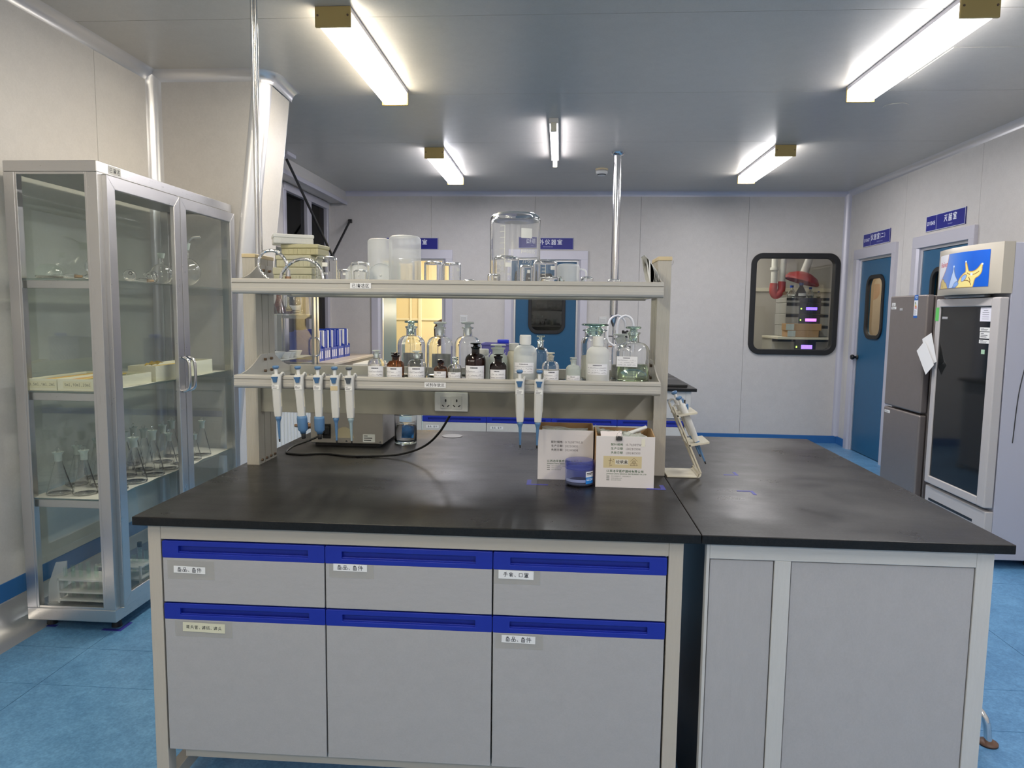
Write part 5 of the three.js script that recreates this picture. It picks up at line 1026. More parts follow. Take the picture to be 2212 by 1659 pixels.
tray('cream tray labelled 100ml behind the meeting stile of the cabinet doors', -2.08, -1.94, -3.86, -3.3, 0.075, '50,100ml', 1);
seed = 99;
const pipCol = [M.thinWare, mat(lin(0.6, 0.35, 0.12), 0.4), mat(lin(0.62, 0.46, 0.12), 0.45), M.thinWare];
for (let i = 0; i < 14; i++) {
  const inA = i < 5, inB = i >= 5 && i < 10, x = inA ? -2.235 + i * 0.022 : inB ? -2.1 + (i - 5) * 0.033 : -2.05 + (i - 10) * 0.028, z = inA ? -3.06 : inB ? -3.07 : -3.56, L = inA ? 0.34 : inB ? 0.36 : 0.44;
  const y = SH[1] + (inA ? 0.043 : inB ? 0.043 : 0.062), dx = (rnd() - 0.5) * 0.012, m = pipCol[i % 4];
  const t = thing('glass_pipette', `${['clear', 'brown-stained', 'yellowed', 'clear slim'][i % 4]} glass pipette lying in the ${inA ? '0.5ml' : inB ? '5ml' : '100ml'} tray, ${ord[inA ? i : inB ? i - 5 : i - 10]} from the wall`, 'pipette', [x, y, z], 0, 'glass pipettes in the trays'); t.rotation.y = dx * 3;
  mesh('stem', new THREE.CylinderGeometry(0.0038, 0.0038, L, 10).rotateX(Math.PI / 2), m, t);
  mesh('tip', new THREE.CylinderGeometry(0.0038, 0.0012, 0.03, 10).rotateX(Math.PI / 2).translate(0, 0, -L / 2 - 0.015), m, t);
}
tag(mesh('yellow_rag', crumpled(0.05, 0.09, 0.012, 63, 14), mat(lin(0.55, 0.4, 0.08), 0.8, 0, { side: THREE.DoubleSide }), scene, [-1.985, SH[1] + 0.088, -3.36]), 'crumpled yellow rubber scrap on the pipette tray behind the near door', 'rag');
// test tube racks at the bottom
function tubeRack(label, x, z, w, d, nx, nz, h, o = {}) {
  const y = 0.107, t = thing('test_tube_rack', label, 'test tube rack', [x, y, z], 0, 'test tube racks'), m = M.frostRack;
  for (const yy of [0.008, 0.045, 0.1]) { const q = mesh('rack_shelf', bx(-w / 2, w / 2, yy, yy + 0.008, -d / 2, d / 2, 0.002), m, t); }
  for (const [a, b] of [[-1, -1], [1, -1], [-1, 1], [1, 1]]) mesh('rack_post', bx(a * w / 2 - a * 0.01, a * w / 2, 0, 0.115, b * d / 2 - b * 0.01, b * d / 2, 0.002), m, t);
}
M.frostRack = mat(lin(0.6, 0.64, 0.64), 0.4, 0, { transmission: 0.35, thickness: 0 });
tubeRack('clear plastic test tube rack behind the near bottom pane', -2.06, -2.95, 0.26, 0.11, 8, 3, 0.1);
tubeRack('clear plastic test tube rack under the near cabinet door', -2.02, -3.12, 0.22, 0.11, 8, 3, 0.1);
for (let i = 0; i < 26; i++) {
  const k = i < 14 ? 0 : 1, j = k ? i - 14 : i, x = (k ? -2.11 : -2.17) + (j % 7) * (k ? 0.03 : 0.036), z = (k ? -3.145 : -2.975) + Math.floor(j / 7) * 0.05, cap = i === 5 || i === 19;
  const t = thing('test_tube', cap ? `black-capped test tube in the ${k ? 'rack under the near door' : 'rack behind the bottom pane'}` : `open test tube, ${j < 7 ? 'far' : 'near'} row of the ${k ? 'under-door' : 'bottom-pane'} rack, ${ord[j % 7]} from the wall`, 'test tube', [x, 0.124, z], 0, 'test tubes in the racks');
  const h = cap ? 0.17 : 0.12 + (i % 3) * 0.012;
  mesh('tube_glass', lathe([[0, 0], [0.006, 0.003], [0.0088, 0.01], [0.0088, h], [0.0096, h + 0.001], [0.0086, h + 0.002], [0.0078, h], [0.0078, 0.01], [0, 0.002]], 16), M.thinWare, t);
  if (cap) mesh('screw_cap', cyl(0.0105, 0.022, 0, h - 0.008, 0, 0.0105, 20), M.black, t);
}
{
  const t = thing('plastic_bag', 'clear plastic pouch leaning beside the test tube rack', 'bag', [-2.215, 0.107, -2.93], 0.2);
  mesh('pouch', loft([[V(-0.03, 0, 0.02), V(0.03, 0, 0.02), V(0.03, 0, -0.02), V(-0.03, 0, -0.02)], [V(-0.026, 0.08, 0.018), V(0.034, 0.08, 0.018), V(0.034, 0.08, -0.018), V(-0.026, 0.08, -0.018)], [V(0.0, 0.17, 0.004), V(0.045, 0.175, 0.004), V(0.045, 0.175, -0.004), V(0.0, 0.17, -0.004)]], true, 0.5), M.plasticClear, t);
}

// ---------------------------------------------------------------- second glass cabinet beyond the pillar
glassCabinet('stainless glass-door cabinet of amber flasks by the window wall', -2.6, -2.22, -5.2, -6.46, { shelves: [1.37, 0.995], liner: 1, mid: -6.39, doors: [[-5.23, -6.32, -1]] });
{
  const cab2 = [['erlenmeyer', -2.34, 1.374, -5.6, 0.075, 0.2], ['erlenmeyer', -2.33, 1.374, -5.8, 0.065, 0.17]];
  cab2.forEach(([n, x, y, z, r, h], i) => {
    const t = thing('amber_flask', i ? 'smaller amber flask beside the first in the window-side cabinet' : 'large amber flask nearest the rack post in the window-side cabinet', 'flask', [x, y, z], 0, 'amber flasks');
    mesh('flask_glass', lathe([[0, 0], [r * 0.94, 0], [r, r * 0.1], [r * 0.3, h * 0.75], [r * 0.3, h], [r * 0.27, h], [r * 0.27, h * 0.75], [r * 0.95, r * 0.12], [0, 0.003]], 30), M.amber, t);
    mesh('liquid', lathe([[0, 0.004], [r * 0.88, 0.008], [r * 0.7, h * 0.3], [0, h * 0.3]], 24), mat(lin(0.3, 0.1, 0.02), 0.2), t);
  });
  const t = thing('volumetric_flask', 'yellow volumetric flask with white stopper in the window-side cabinet', 'flask', [-2.32, 1.374, -5.98]);
  mesh('flask_glass', lathe([[0, 0], [0.03, 0], [0.036, 0.02], [0.03, 0.04], [0.01, 0.07], [0.009, 0.16], [0.008, 0.16], [0.009, 0.07], [0.028, 0.04], [0.034, 0.02], [0, 0.002]], 26), mat(lin(1, 1, 1), 0, 0, { transmission: 1, thickness: 0.002, ior: 1.5, attenuationColor: lin(0.7, 0.5, 0.06), attenuationDistance: 0.006 }), t);
  mesh('stopper', cyl(0.009, 0.03, 0, 0.15, 0, 0.011, 16), M.plasticWhite, t);
  const b = thing('clear_bottle', 'big clear bottle at the handle end of the window-side cabinet', 'bottle', [-2.34, 1.374, -6.15]);
  mesh('bottle_glass', lathe([[0, 0], [0.07, 0], [0.075, 0.01], [0.075, 0.14], [0.04, 0.17], [0.04, 0.19], [0.038, 0.19], [0.038, 0.17], [0.072, 0.14], [0.072, 0.012], [0, 0.003]], 30), M.glass, b);
  mesh('stopper', cyl(0.036, 0.02, 0, 0.182, 0, 0.04, 20), M.frosted, b);
  const w = thing('evaporating_dish', 'white porcelain dish on the lower shelf of the window-side cabinet', 'dish', [-2.32, 0.999, -5.62]);
  mesh('dish', lathe([[0, 0], [0.04, 0], [0.075, 0.03], [0.1, 0.07], [0.096, 0.07], [0.07, 0.034], [0.036, 0.006], [0, 0.006]], 30), M.plasticWhite, w);
  const db = thing('dropper_bottle', 'little dark bottle behind the porcelain dish', 'bottle', [-2.42, 0.999, -5.85]);
  mesh('bottle_glass', lathe([[0, 0], [0.035, 0], [0.038, 0.06], [0.014, 0.085], [0.014, 0.11], [0.012, 0.11], [0.012, 0.085], [0.035, 0.058], [0, 0.003]], 24), M.amberDark, db); mesh('stopper', cyl(0.01, 0.02, 0, 0.105, 0, 0.02, 16), M.black, db);
  for (const [z, s, l] of [[-5.86, 0.05, 'white porcelain crucible behind the dish in the window-side cabinet'], [-5.97, 0.045, 'white porcelain crucible in the middle of the window-side cabinet shelf'], [-6.1, 0.055, 'wide white porcelain mortar at the handle end of the shelf']]) { const q = thing('crucible', l, 'crucible', [-2.31, 0.999, z], 0, 'porcelain crucibles'); mesh('cup', lathe([[0, 0], [s * 0.6, 0], [s, s], [s * 0.95, s], [s * 0.55, 0.006], [0, 0.005]], 24), M.plasticWhite, q); mesh('rim', new THREE.TorusGeometry(s * 0.975, 0.003, 8, 30).rotateX(Math.PI / 2).translate(0, s, 0), M.plasticWhite, q); }
}

// ---------------------------------------------------------------- refrigerators along the right wall (fronts face -x)
{
  const t = thing('refrigerator', 'grey two-door refrigerator beside the display cooler', 'refrigerator', [2.4, 0, -5.15]);
  const z0 = -0.262, z1 = 0.262;
  mesh('body', bx(0.055, 0.62, 0.04, 1.555, z0, z1, 0.006), M.fridge, t);
  const u = mesh('upper_door', bx(0, 0.05, 0.77, 1.56, z0, z1, 0.012), M.fridge, t);
  const l = mesh('lower_door', bx(0, 0.05, 0.06, 0.757, z0, z1, 0.012), M.fridge, t);
  for (const z of [-0.2, 0.2]) mesh('foot', cyl(0.02, 0.04, 0.3, 0, z, 0.02, 12), M.black, t);
  const face = (w, h, y, z, m, p) => mesh('paper_label', new THREE.PlaneGeometry(w, h).rotateY(-Math.PI / 2).translate(-0.0006, y, z), m, p);
  face(0.055, 0.022, 1.5, -0.205, M.tinyNote, u); face(0.075, 0.018, 1.475, -0.2, M.tinyNote, u); face(0.085, 0.02, 0.725, -0.2, M.tinyNote, l);
  mesh('badge', bx(-0.003, 0, 1.456, 1.472, -0.105, -0.065, 0.001), M.alu, u);
  const tex = canvasTex(160, 480, (g) => {
    g.fillStyle = '#e7e9ee'; g.fillRect(0, 0, 160, 480); g.fillStyle = '#1763b8'; g.fillRect(0, 0, 160, 110); g.fillRect(0, 430, 160, 50); g.fillStyle = '#dfe8f5'; g.fillRect(24, 30, 112, 18); g.fillRect(50, 66, 70, 12);
    [['#2a5a3a', 40], ['#5e8a2c', 52], ['#e0c23a', 68], ['#e08a34', 84], ['#c8352c', 96]].forEach(([c, w], i) => { g.fillStyle = c; g.fillRect(30, 140 + i * 30, w, 20); });
    g.fillStyle = '#7a7f88'; g.fillRect(0, 296, 160, 3); for (let i = 0; i < 5; i++) g.fillRect(20, 318 + i * 20, 60 + (i * 31) % 55, 6);
  });
  face(0.052, 0.155, 1.482, 0.12, paperMat(tex, 0.4), u);
}
{
  const t = thing('display_cooler', 'glass-door display cooler with an illustrated blue Haier header panel', 'display cooler', [2.4, 0, -4.415]);
  const z0 = -0.33, z1 = 0.33, F = M.cooler;
  mesh('body', bx(0.045, 0.62, 0.05, 1.82, z0, z1, 0.004), M.coolerSide, t);
  for (const z of [-0.25, 0.25]) mesh('foot', cyl(0.02, 0.05, 0.3, 0, z, 0.02, 12), M.black, t);
  mesh('kick_plate', bx(0.0, 0.045, 0.07, 0.325, z0, z1, 0.006), F, t);
  mesh('kick_vent', bx(-0.002, 0.002, 0.235, 0.25, z0 + 0.05, z1 - 0.12), M.black, t);
  // door frame and pane
  const d = mesh('door', bx(-0.012, 0.04, 0.345, 1.525, z1 - 0.075, z1, 0.008), F, t);
  mesh('door_stile', bx(-0.012, 0.04, 0.345, 1.525, z0, z0 + 0.045, 0.008), F, d);
  mesh('door_rail', bx(-0.012, 0.04, 1.475, 1.524, z0 + 0.045, z1 - 0.075, 0.006), F, d);
  mesh('door_rail', bx(-0.012, 0.04, 0.346, 0.395, z0 + 0.045, z1 - 0.075, 0.006), F, d);
  mesh('door_pane', bx(-0.002, 0.004, 0.39, 1.48, z0 + 0.04, z1 - 0.07), mat(lin(0.012, 0.013, 0.013), 0.06, 0, { specularIntensity: 1 }), d);
  mesh('grip', bx(-0.02, 0.02, 1.528, 1.545, z0 + 0.1, z1 - 0.14, 0.006), mat(lin(0.25, 0.24, 0.24), 0.5), d);
  const put = (name, w, h, y, z, m) => mesh(name, new THREE.PlaneGeometry(w, h).rotateY(-Math.PI / 2).translate(-0.0128, y, z), m, d);
  const note4 = paperMat(canvasTex(200, 240, (g) => { g.fillStyle = '#e2e0ea'; g.fillRect(0, 0, 200, 240); g.fillStyle = '#4a4a58'; for (let i = 0; i < 5; i++) g.fillRect(40 + (i ? 0 : 20), 50 + i * 36, 120 - (i ? 0 : 40), 7); }));
  const pz = (w, h, y, z, m) => mesh('paper_label', new THREE.PlaneGeometry(w, h).rotateY(-Math.PI / 2).translate(-0.003, y, z), m, d);
  pz(0.105, 0.08, 1.43, 0.195, note4); pz(0.1, 0.022, 1.345, 0.2, M.tinyNote); pz(0.095, 0.036, 1.312, 0.2, M.tinyNote); pz(0.1, 0.02, 1.276, 0.2, M.tinyNote); pz(0.035, 0.025, 1.218, 0.195, mat(lin(0.4, 0.6, 0.42), 0.7));
  put('paper_label', 0.04, 0.085, 1.43, z0 + 0.022, mat(lin(0.12, 0.55, 0.12), 0.6));
  mesh('badge', bx(-0.006, -0.002, 1.4, 1.415, -0.26, -0.2, 0.001), M.alu, d);
  // header: curved front with a printed panel
  const arc = (y, rr, n = 14) => { const out = []; for (let i = 0; i <= n; i++) { const q = i / n, z = z0 + (z1 - z0) * q; out.push(V(-rr * Math.sin(q * Math.PI) - 0.01, y, z)); } out.push(V(0.05, y, z1), V(0.05, y, z0)); return out; };
  mesh('header', loft([arc(1.545, 0.05), arc(1.57, 0.062), arc(1.8, 0.062), arc(1.825, 0.05)], true, 0.5), mat(lin(0.45, 0.41, 0.34), 0.45), t);
  const art = canvasTex(900, 420, (g) => {
    const sky = g.createLinearGradient(250, 0, 900, 0); sky.addColorStop(0, '#6f92d6'); sky.addColorStop(0.35, '#3d74cf'); sky.addColorStop(0.7, '#0b58c2'); sky.addColorStop(1, '#0a5cc8'); g.fillStyle = sky; g.fillRect(0, 0, 900, 420);
    g.fillStyle = '#e9e8ee'; g.fill(new Path2D('M0 0H290C275 130 210 220 130 280C70 325 30 380 18 420H0Z')); g.strokeStyle = '#d98a4a'; g.lineWidth = 9; g.stroke(new Path2D('M290 0C275 130 210 220 130 280C70 325 30 380 18 420'));
    g.fillStyle = '#c2203f'; g.font = 'bold 82px sans-serif'; g.fillText('Haier', 44, 150);
    const gold = '#c99a3a', pale = '#ead98c'; g.lineJoin = 'round';
    const splash = (p, f, s, w = 7) => { g.fillStyle = f; g.fill(new Path2D(p)); g.strokeStyle = s; g.lineWidth = w; g.stroke(new Path2D(p)); };
    splash('M60 420C80 350 100 300 118 330C135 260 150 330 170 300C205 360 240 330 270 380L300 420Z', '#d8c27a', '#9a6f2c');
    splash('M330 420C350 330 400 250 410 190C405 150 430 150 428 190C440 270 480 300 500 330C470 380 420 400 400 420Z', '#b9cdec', '#5e6f90');
    splash('M480 420C520 320 560 270 620 240C625 180 600 150 615 120C635 140 640 190 660 230C700 250 760 240 800 170C815 140 830 160 820 200C830 260 790 300 760 310C730 330 740 380 720 420Z', pale, gold, 9);
    splash('M560 300C590 270 620 260 640 280C630 330 590 360 560 350Z', '#8fb2e6', '#a77c34'); splash('M420 400C450 340 500 330 520 370C510 400 470 415 440 415Z', '#7fa6e4', '#6d7f9e');
    g.strokeStyle = '#7d4d16'; g.lineWidth = 8; for (const p of ['M640 250C690 290 740 280 790 240', 'M600 340C650 330 690 350 700 400', 'M660 300C680 320 690 340 685 360', 'M110 350C120 380 130 390 150 400']) g.stroke(new Path2D(p));
    g.fillStyle = '#d8e6fa'; for (const [x, y, r] of [[418, 160, 13], [615, 118, 10], [822, 160, 11], [116, 318, 8], [700, 270, 16]]) { g.beginPath(); g.arc(x, y, r, 0, 7); g.fill(); }
  });
  const P = [], U = [], I = [], n = 14; for (let i = 0; i <= n; i++) { const q = 0.06 + 0.82 * i / n, z = z0 + (z1 - z0) * q, x = -0.062 * Math.sin(q * Math.PI) - 0.0115; P.push(x, 1.585, z, x, 1.79, z); U.push(i / n, 0, i / n, 1); if (i < n) { const b = i * 2; I.push(b, b + 1, b + 2, b + 2, b + 1, b + 3); } }
  const ag = new THREE.BufferGeometry(); ag.setAttribute('position', new THREE.Float32BufferAttribute(P, 3)); ag.setAttribute('uv', new THREE.Float32BufferAttribute(U, 2)); ag.setIndex(I); ag.computeVertexNormals();
  mesh('header_print', ag, mat(0xffffff, 0.3, 0, { map: art, side: THREE.DoubleSide }), t);
}
{
  const t = thing('power_adapter', 'small black adapter box lying on top of the display cooler', 'adapter', [2.55, 1.82, -4.115]);
  mesh('case', bx(-0.03, 0.03, 0, 0.035, -0.02, 0.02, 0.004), M.black, t);
  mesh('cable', tube([[0.03, 0.015, 0], [0.06, 0.0, 0.028], [0.05, -0.3, 0.03], [0.03, -0.5, 0.03], [-0.02, -0.8, 0.03], [-0.035, -1.1, 0.03]], 0.003, 50, 6), M.dark, t);
  mesh('tag', bx(0.025, 0.07, -0.28, -0.2, 0.026, 0.03, 0.001), M.paper, t);
}
for (const [x, y, z, a, l] of [[2.37, 1.2, -4.755, -0.45, 'white paper sheet sticking out between refrigerator and cooler, upper one'], [2.355, 1.15, -4.77, -0.75, 'white paper sheet sticking out between refrigerator and cooler, lower one']])
  tag(mesh('paper_sheet', bx(-0.0006, 0.0006, -0.1, 0.1, -0.05, 0.05), M.paper, scene, [x, y, z], [a, 0.1, 0]), l, 'paper', 'papers tucked beside the cooler');

// ---------------------------------------------------------------- second bench behind the island
const B2 = { x0: -1.13, x1: 1.044, z0: -6.96, z1: -5.46 };
tag(mesh('worktop', metreUV(bx(B2.x0, B2.x1, TOP - TH, TOP, B2.z0, B2.z1, 0.003)), M.top), 'black worktop of the second bench behind the reagent rack', 'worktop');
{
  const c = thing('bench_frame', 'pale frame and end panel of the second bench behind the rack', 'bench frame', [0, 0, 0]);
  for (const x of [-1.115, 0.965]) for (const z of [B2.z1 - 0.05, B2.z0 + 0.02]) mesh('leg', bx(x, x + 0.04, 0, TOP - TH, z, z + 0.03, 0.002), M.white, c);
  mesh('end_panel', bx(1.0, 1.005, 0.05, TOP - TH, B2.z0 + 0.05, B2.z1 - 0.05), M.grey, c);
  mesh('top_rail', bx(-1.075, 0.965, 0.76, TOP - TH, B2.z1 - 0.045, B2.z1 - 0.022, 0.002), M.white, c);
}
for (let k = 0; k < 4; k++) {
  const x0 = -1.07 + k * 0.508, x1 = x0 + 0.504, c = thing('base_cabinet', `white drawer cabinet of the second bench, ${['first', 'second', 'third', 'fourth'][k]} from the window side`, 'cabinet', [0, 0, 0], 0, 'second bench drawer cabinets'), z = B2.z1 - 0.04;
  mesh('carcass', bx(x0, x1, 0.12, 0.75, z - 0.5, z - 0.02), M.white, c);
  const a = mesh('drawer', bx(x0, x1, 0.615, 0.755, z - 0.02, z, 0.002), M.white, c);
  const b = mesh('door', bx(x0, x1, 0.13, 0.545, z - 0.02, z, 0.002), M.white, c);
  pullStrip(b, x0, x1, 0.548, 0.592, z - 0.012);
  if (k < 2) note(b, x0 + 0.03, x0 + 0.13, 0.498, 0.52, z + 0.0003, M.note);
}
{ // lab faucet with white goosenecks, wrapped basin on the bench
  const t = thing('lab_faucet', 'white three-way laboratory faucet with two gooseneck spouts', 'faucet', [0.45, TOP, -5.72]);
  const W = mat(lin(0.72, 0.72, 0.74), 0.3);
  mesh('column', lathe([[0, 0], [0.03, 0], [0.03, 0.012], [0.016, 0.02], [0.016, 0.3], [0.02, 0.31], [0.018, 0.33], [0, 0.33]], 24), W, t);
  mesh('spout', tube([[0, 0.32, 0], [0.002, 0.45, 0], [0.02, 0.52, 0], [0.065, 0.545, 0], [0.11, 0.52, 0.01], [0.128, 0.46, 0.015], [0.13, 0.41, 0.015]], 0.0095, 40, 10), W, t);
  mesh('spout', tube([[-0.01, 0.3, -0.01], [-0.065, 0.34, -0.03], [-0.07, 0.44, -0.05], [-0.045, 0.52, -0.08], [0.02, 0.545, -0.12], [0.07, 0.5, -0.14], [0.078, 0.42, -0.15]], 0.0085, 40, 10), W, t);
  mesh('spout_nozzle', cyl(0.007, 0.05, 0.13, 0.36, 0.015, 0.01, 14), W, t);
  for (const [a, b] of [[0.03, 0.2], [-0.03, 0.17]]) mesh('valve_handle', bx(a - 0.03, a + 0.03, b, b + 0.02, 0.01, 0.03, 0.006), W, t);
}
{ // sampling column dropping from the ceiling to the second bench
  const t = thing('steel_column', 'polished steel column hanging from the ceiling to a clamp above the bench', 'column', [0.452, 0, -6.17]);
  mesh('pipe', cyl(0.034, CEIL - 1.4, 0, 1.4, 0, 0.034, 32), M.chrome, t);
  mesh('taper', lathe([[0.008, 1.3], [0.02, 1.33], [0.03, 1.37], [0.034, 1.4]], 32), M.chrome, t);
  mesh('ceiling_collar', lathe([[0.034, CEIL - 0.025], [0.05, CEIL - 0.02], [0.06, CEIL]], 32), M.chrome, t);
  mesh('lower_rod', cyl(0.008, 0.45, 0, TOP, 0, 0.008, 14), M.chrome, t);
  const v = mesh('valve_body', new THREE.CylinderGeometry(0.02, 0.02, 0.06, 18).translate(0.012, 1.24, 0), M.chrome, t);
  mesh('valve_arm', new THREE.CylinderGeometry(0.008, 0.008, 0.16, 12).rotateZ(Math.PI / 2).translate(0.03, 1.22, 0), M.chrome, v);
  mesh('valve_handle', bx(0.075, 0.13, 1.2, 1.27, -0.015, 0.015, 0.006), M.black, v);
  mesh('clamp_screw', new THREE.CylinderGeometry(0.005, 0.005, 0.07, 10).rotateZ(Math.PI / 2).translate(-0.03, 1.13, 0), M.brass, t);
}
{
  const t = thing('plastic_basket', 'purple perforated plastic basket on the second bench', 'basket', [-0.49, TOP, -5.72]), m = mat(lin(0.1, 0.09, 0.3), 0.45);
  mesh('basket_front', bx(-0.125, 0.125, 0.0, 0.31, 0.1, 0.106, 0.001), m, t); mesh('basket_back', bx(-0.125, 0.125, 0, 0.31, -0.106, -0.1, 0.001), m, t);
  for (const s of [-1, 1]) mesh('basket_side', bx(s * 0.125 - 0.003, s * 0.125 + 0.003, 0, 0.31, -0.106, 0.106, 0.001), m, t);
  mesh('basket_base', bx(-0.125, 0.125, 0, 0.005, -0.1, 0.1), m, t);
  mesh('basket_rim', extrude(ringShape(0.262, 0.222, 0.01, 0.008), 0.012, 0.002).rotateX(-Math.PI / 2).translate(0, 0.3, 0), m, t);
  for (let i = 0; i < 8; i++) for (let j = 0; j < 3; j++) mesh('slot', bx(-0.003, 0.003, -0.03, 0.03, 0, 0.0008).rotateZ(-0.6).translate(-0.1 + i * 0.029, 0.06 + j * 0.08, 0.1062), M.aluLilac, t);
}
tag(mesh('blue_clip', bx(-0.045, 0.045, 0, 0.03, -0.02, 0.02, 0.008), mat(lin(0.01, 0.03, 0.5), 0.4), scene, [-0.45, TOP + 0.315, -5.64]), 'bright blue plastic clip lying on the purple basket rim', 'clip');
tag(mesh('sink_tray', bx(0.72, 0.99, TOP, TOP + 0.022, -6.0, -5.56, 0.006), M.black), 'black plastic sink tray at the cooler-side end of the second bench', 'tray');
// ---------------------------------------------------------------- along the window wall
{
  const t = thing('radiator', 'white column radiator behind the island bench, below the rack board', 'radiator', [-1.95, 0, 0]), W = mat(lin(0.66, 0.68, 0.68), 0.35);
  for (let i = 0; i < 14; i++) mesh('radiator_column', bx(-0.05, 0, 0.1, 0.74, -4.62 - i * 0.062 - 0.044, -4.62 - i * 0.062, 0.012), W, t);
  mesh('header_pipe', new THREE.CylinderGeometry(0.018, 0.018, 0.88, 14).rotateX(Math.PI / 2).translate(-0.025, 0.14, -5.04), W, t);
  mesh('header_pipe', new THREE.CylinderGeometry(0.018, 0.018, 0.88, 14).rotateX(Math.PI / 2).translate(-0.025, 0.7, -5.04), W, t);
  for (const z of [-4.66, -5.4]) mesh('foot', bx(-0.04, -0.01, 0, 0.1, z - 0.015, z + 0.015, 0.003), W, t);
}
{
  const t = thing('low_cupboard', 'cream low cupboard under the blue file holders by the window', 'cupboard', [0, 0, 0]);
  mesh('carcass', bx(-2.62, -2.12, 0.05, 0.895, -8.0, -6.55), M.beige, t); mesh('top_board', bx(-2.63, -2.1, 0.895, 0.922, -8.02, -6.52, 0.004), mat(lin(0.55, 0.48, 0.4), 0.5), t);
  mesh('plinth', bx(-2.6, -2.16, 0, 0.05, -7.98, -6.57), M.black, t);
}
const fileLabel = paperMat(canvasTex(96, 128, (g) => { g.fillStyle = '#e4e4ea'; g.fillRect(0, 0, 96, 128); g.fillStyle = '#3a3f66'; for (let i = 0; i < 4; i++) g.fillRect(40, 16 + i * 26, 14, 16); }));
for (let k = 0; k < 5; k++) {
  const z = -6.56 - k * 0.215, w = 0.2, t = thing('file_holder', `blue plastic file holder by the window, ${ord[k]} from the window-side cabinet`, 'file holder', [-2.28, 0.922, z - w / 2], 0, 'blue file holders');
  const side = (zz) => prism([V(0, 0, zz), V(0, 0.13, zz), V(-0.22, 0.28, zz), V(-0.26, 0.28, zz), V(-0.26, 0, zz)], V(0, 0, 0.004), 0.3);
  mesh('holder_side', side(-w / 2), M.blueFile, t); mesh('holder_side', side(w / 2 - 0.004), M.blueFile, t);
  mesh('holder_front', bx(-0.004, 0, 0, 0.12, -w / 2, w / 2, 0.001), k === 1 ? mat(lin(0.12, 0.14, 0.4), 0.5) : M.blueFile, t);
  for (let j = 0; j < 3; j++) mesh('paper_label', new THREE.PlaneGeometry(0.032, 0.07).rotateY(Math.PI / 2).translate(0.0008, 0.06, -0.055 + j * 0.055), fileLabel, t);
  for (let j = 0; j < 4; j++) { const q = -w / 2 + 0.012 + j * 0.046, f = tag(mesh('file_folder', bx(-0.24, -0.015, 0.004, 0.285 + ((k + j) % 3) * 0.006, q, q + 0.03, 0.002), (j + k) % 3 === 1 ? M.paper : M.blueFile, scene, [-2.28, 0.922, z - w / 2]), `${(j + k) % 3 === 1 ? 'white' : 'blue'} file in the ${ord[k]} file holder from the window-side cabinet, ${['nearest', 'second', 'third', 'farthest'][j]} in it`, 'file', 'files in the blue holders'); }
}
{
  const t = thing('paper_stack', 'stack of papers on a grey tray beside the open corridor doorway', 'paper stack', [-2.02, 0.0, -7.1]);
  mesh('tray', bx(-0.05, 0.2, 0.77, 0.86, -0.4, 0.2, 0.006), mat(lin(0.35, 0.34, 0.37), 0.5), t); mesh('sheets', bx(-0.03, 0.18, 0.86, 0.885, -0.36, 0.16, 0.003), M.paperWarm, t);
  mesh('stand', bx(-0.01, 0.16, 0, 0.77, -0.3, 0.1, 0.006), mat(lin(0.35, 0.34, 0.37), 0.5), t);
}
{ // black strut frame under the bulkhead
  const t = thing('strut_frame', 'pair of black diagonal struts meeting in a V beside the dark window', 'strut', [0, 0, 0]);
  const J = [-2.39, 1.975, -7.4];
  mesh('strut', rod([-2.385, 2.7, -6.17], J, 0.012), M.black, t); mesh('strut', rod([-2.4, 2.42, -8.07], J, 0.012), M.black, t);
  mesh('strut_joint', new THREE.SphereGeometry(0.022, 14, 10).translate(...J), M.black, t);
  mesh('drop_rod', rod(J, [-2.39, 1.8, -7.43], 0.01), M.black, t);
  mesh('ceiling_plate', bx(-2.44, -2.33, CEIL - 0.03, CEIL, -6.25, -6.05, 0.004), M.aluLilac, t);
  mesh('wall_plate', extrude(ringShape(0.28, 0.26, 0.04, 0.004), 0.002).translate(-2.44, 2.42, BACK), M.wall, t);
  mesh('wall_foot', bx(-2.42, -2.38, 2.4, 2.44, BACK + 0.003, BACK + 0.03, 0.003), M.black, t);
}
// ---------------------------------------------------------------- seen through the open corridor doorway
{
  const t = thing('hanging_bag', 'dark reddish-brown rounded bag hanging beyond the open doorway', 'bag', [-1.42, 1.12, -8.5]);
  const ring = (y, w, d, x) => { const o = []; for (let i = 0; i < 14; i++) { const a = i / 14 * 2 * Math.PI; o.push(V(x + w * Math.cos(a), y, d * Math.sin(a))); } return o; };
  mesh('bag_body', loft([ring(-0.12, 0.02, 0.02, -0.06), ring(0.0, 0.06, 0.04, -0.03), ring(0.1, 0.095, 0.06, 0), ring(0.18, 0.075, 0.05, 0.02), ring(0.21, 0.02, 0.02, 0.03)], true, 1), mat(lin(0.07, 0.022, 0.012), 0.5), t);
  mesh('bag_strap', tube([[0.02, 0.2, 0], [0.05, 0.6, -0.02], [0.06, 0.86, -0.03]], 0.012, 20, 8), mat(lin(0.1, 0.08, 0.06), 0.6), t);
  mesh('bag_lining', rod([-0.07, -0.12, 0], [-0.09, -0.5, 0.01], 0.012), mat(lin(0.6, 0.45, 0.42), 0.6), t);
  mesh('bag_hook', bx(0.04, 0.08, 0.85, 0.89, -0.04, -0.02, 0.004), M.steel, t);
}
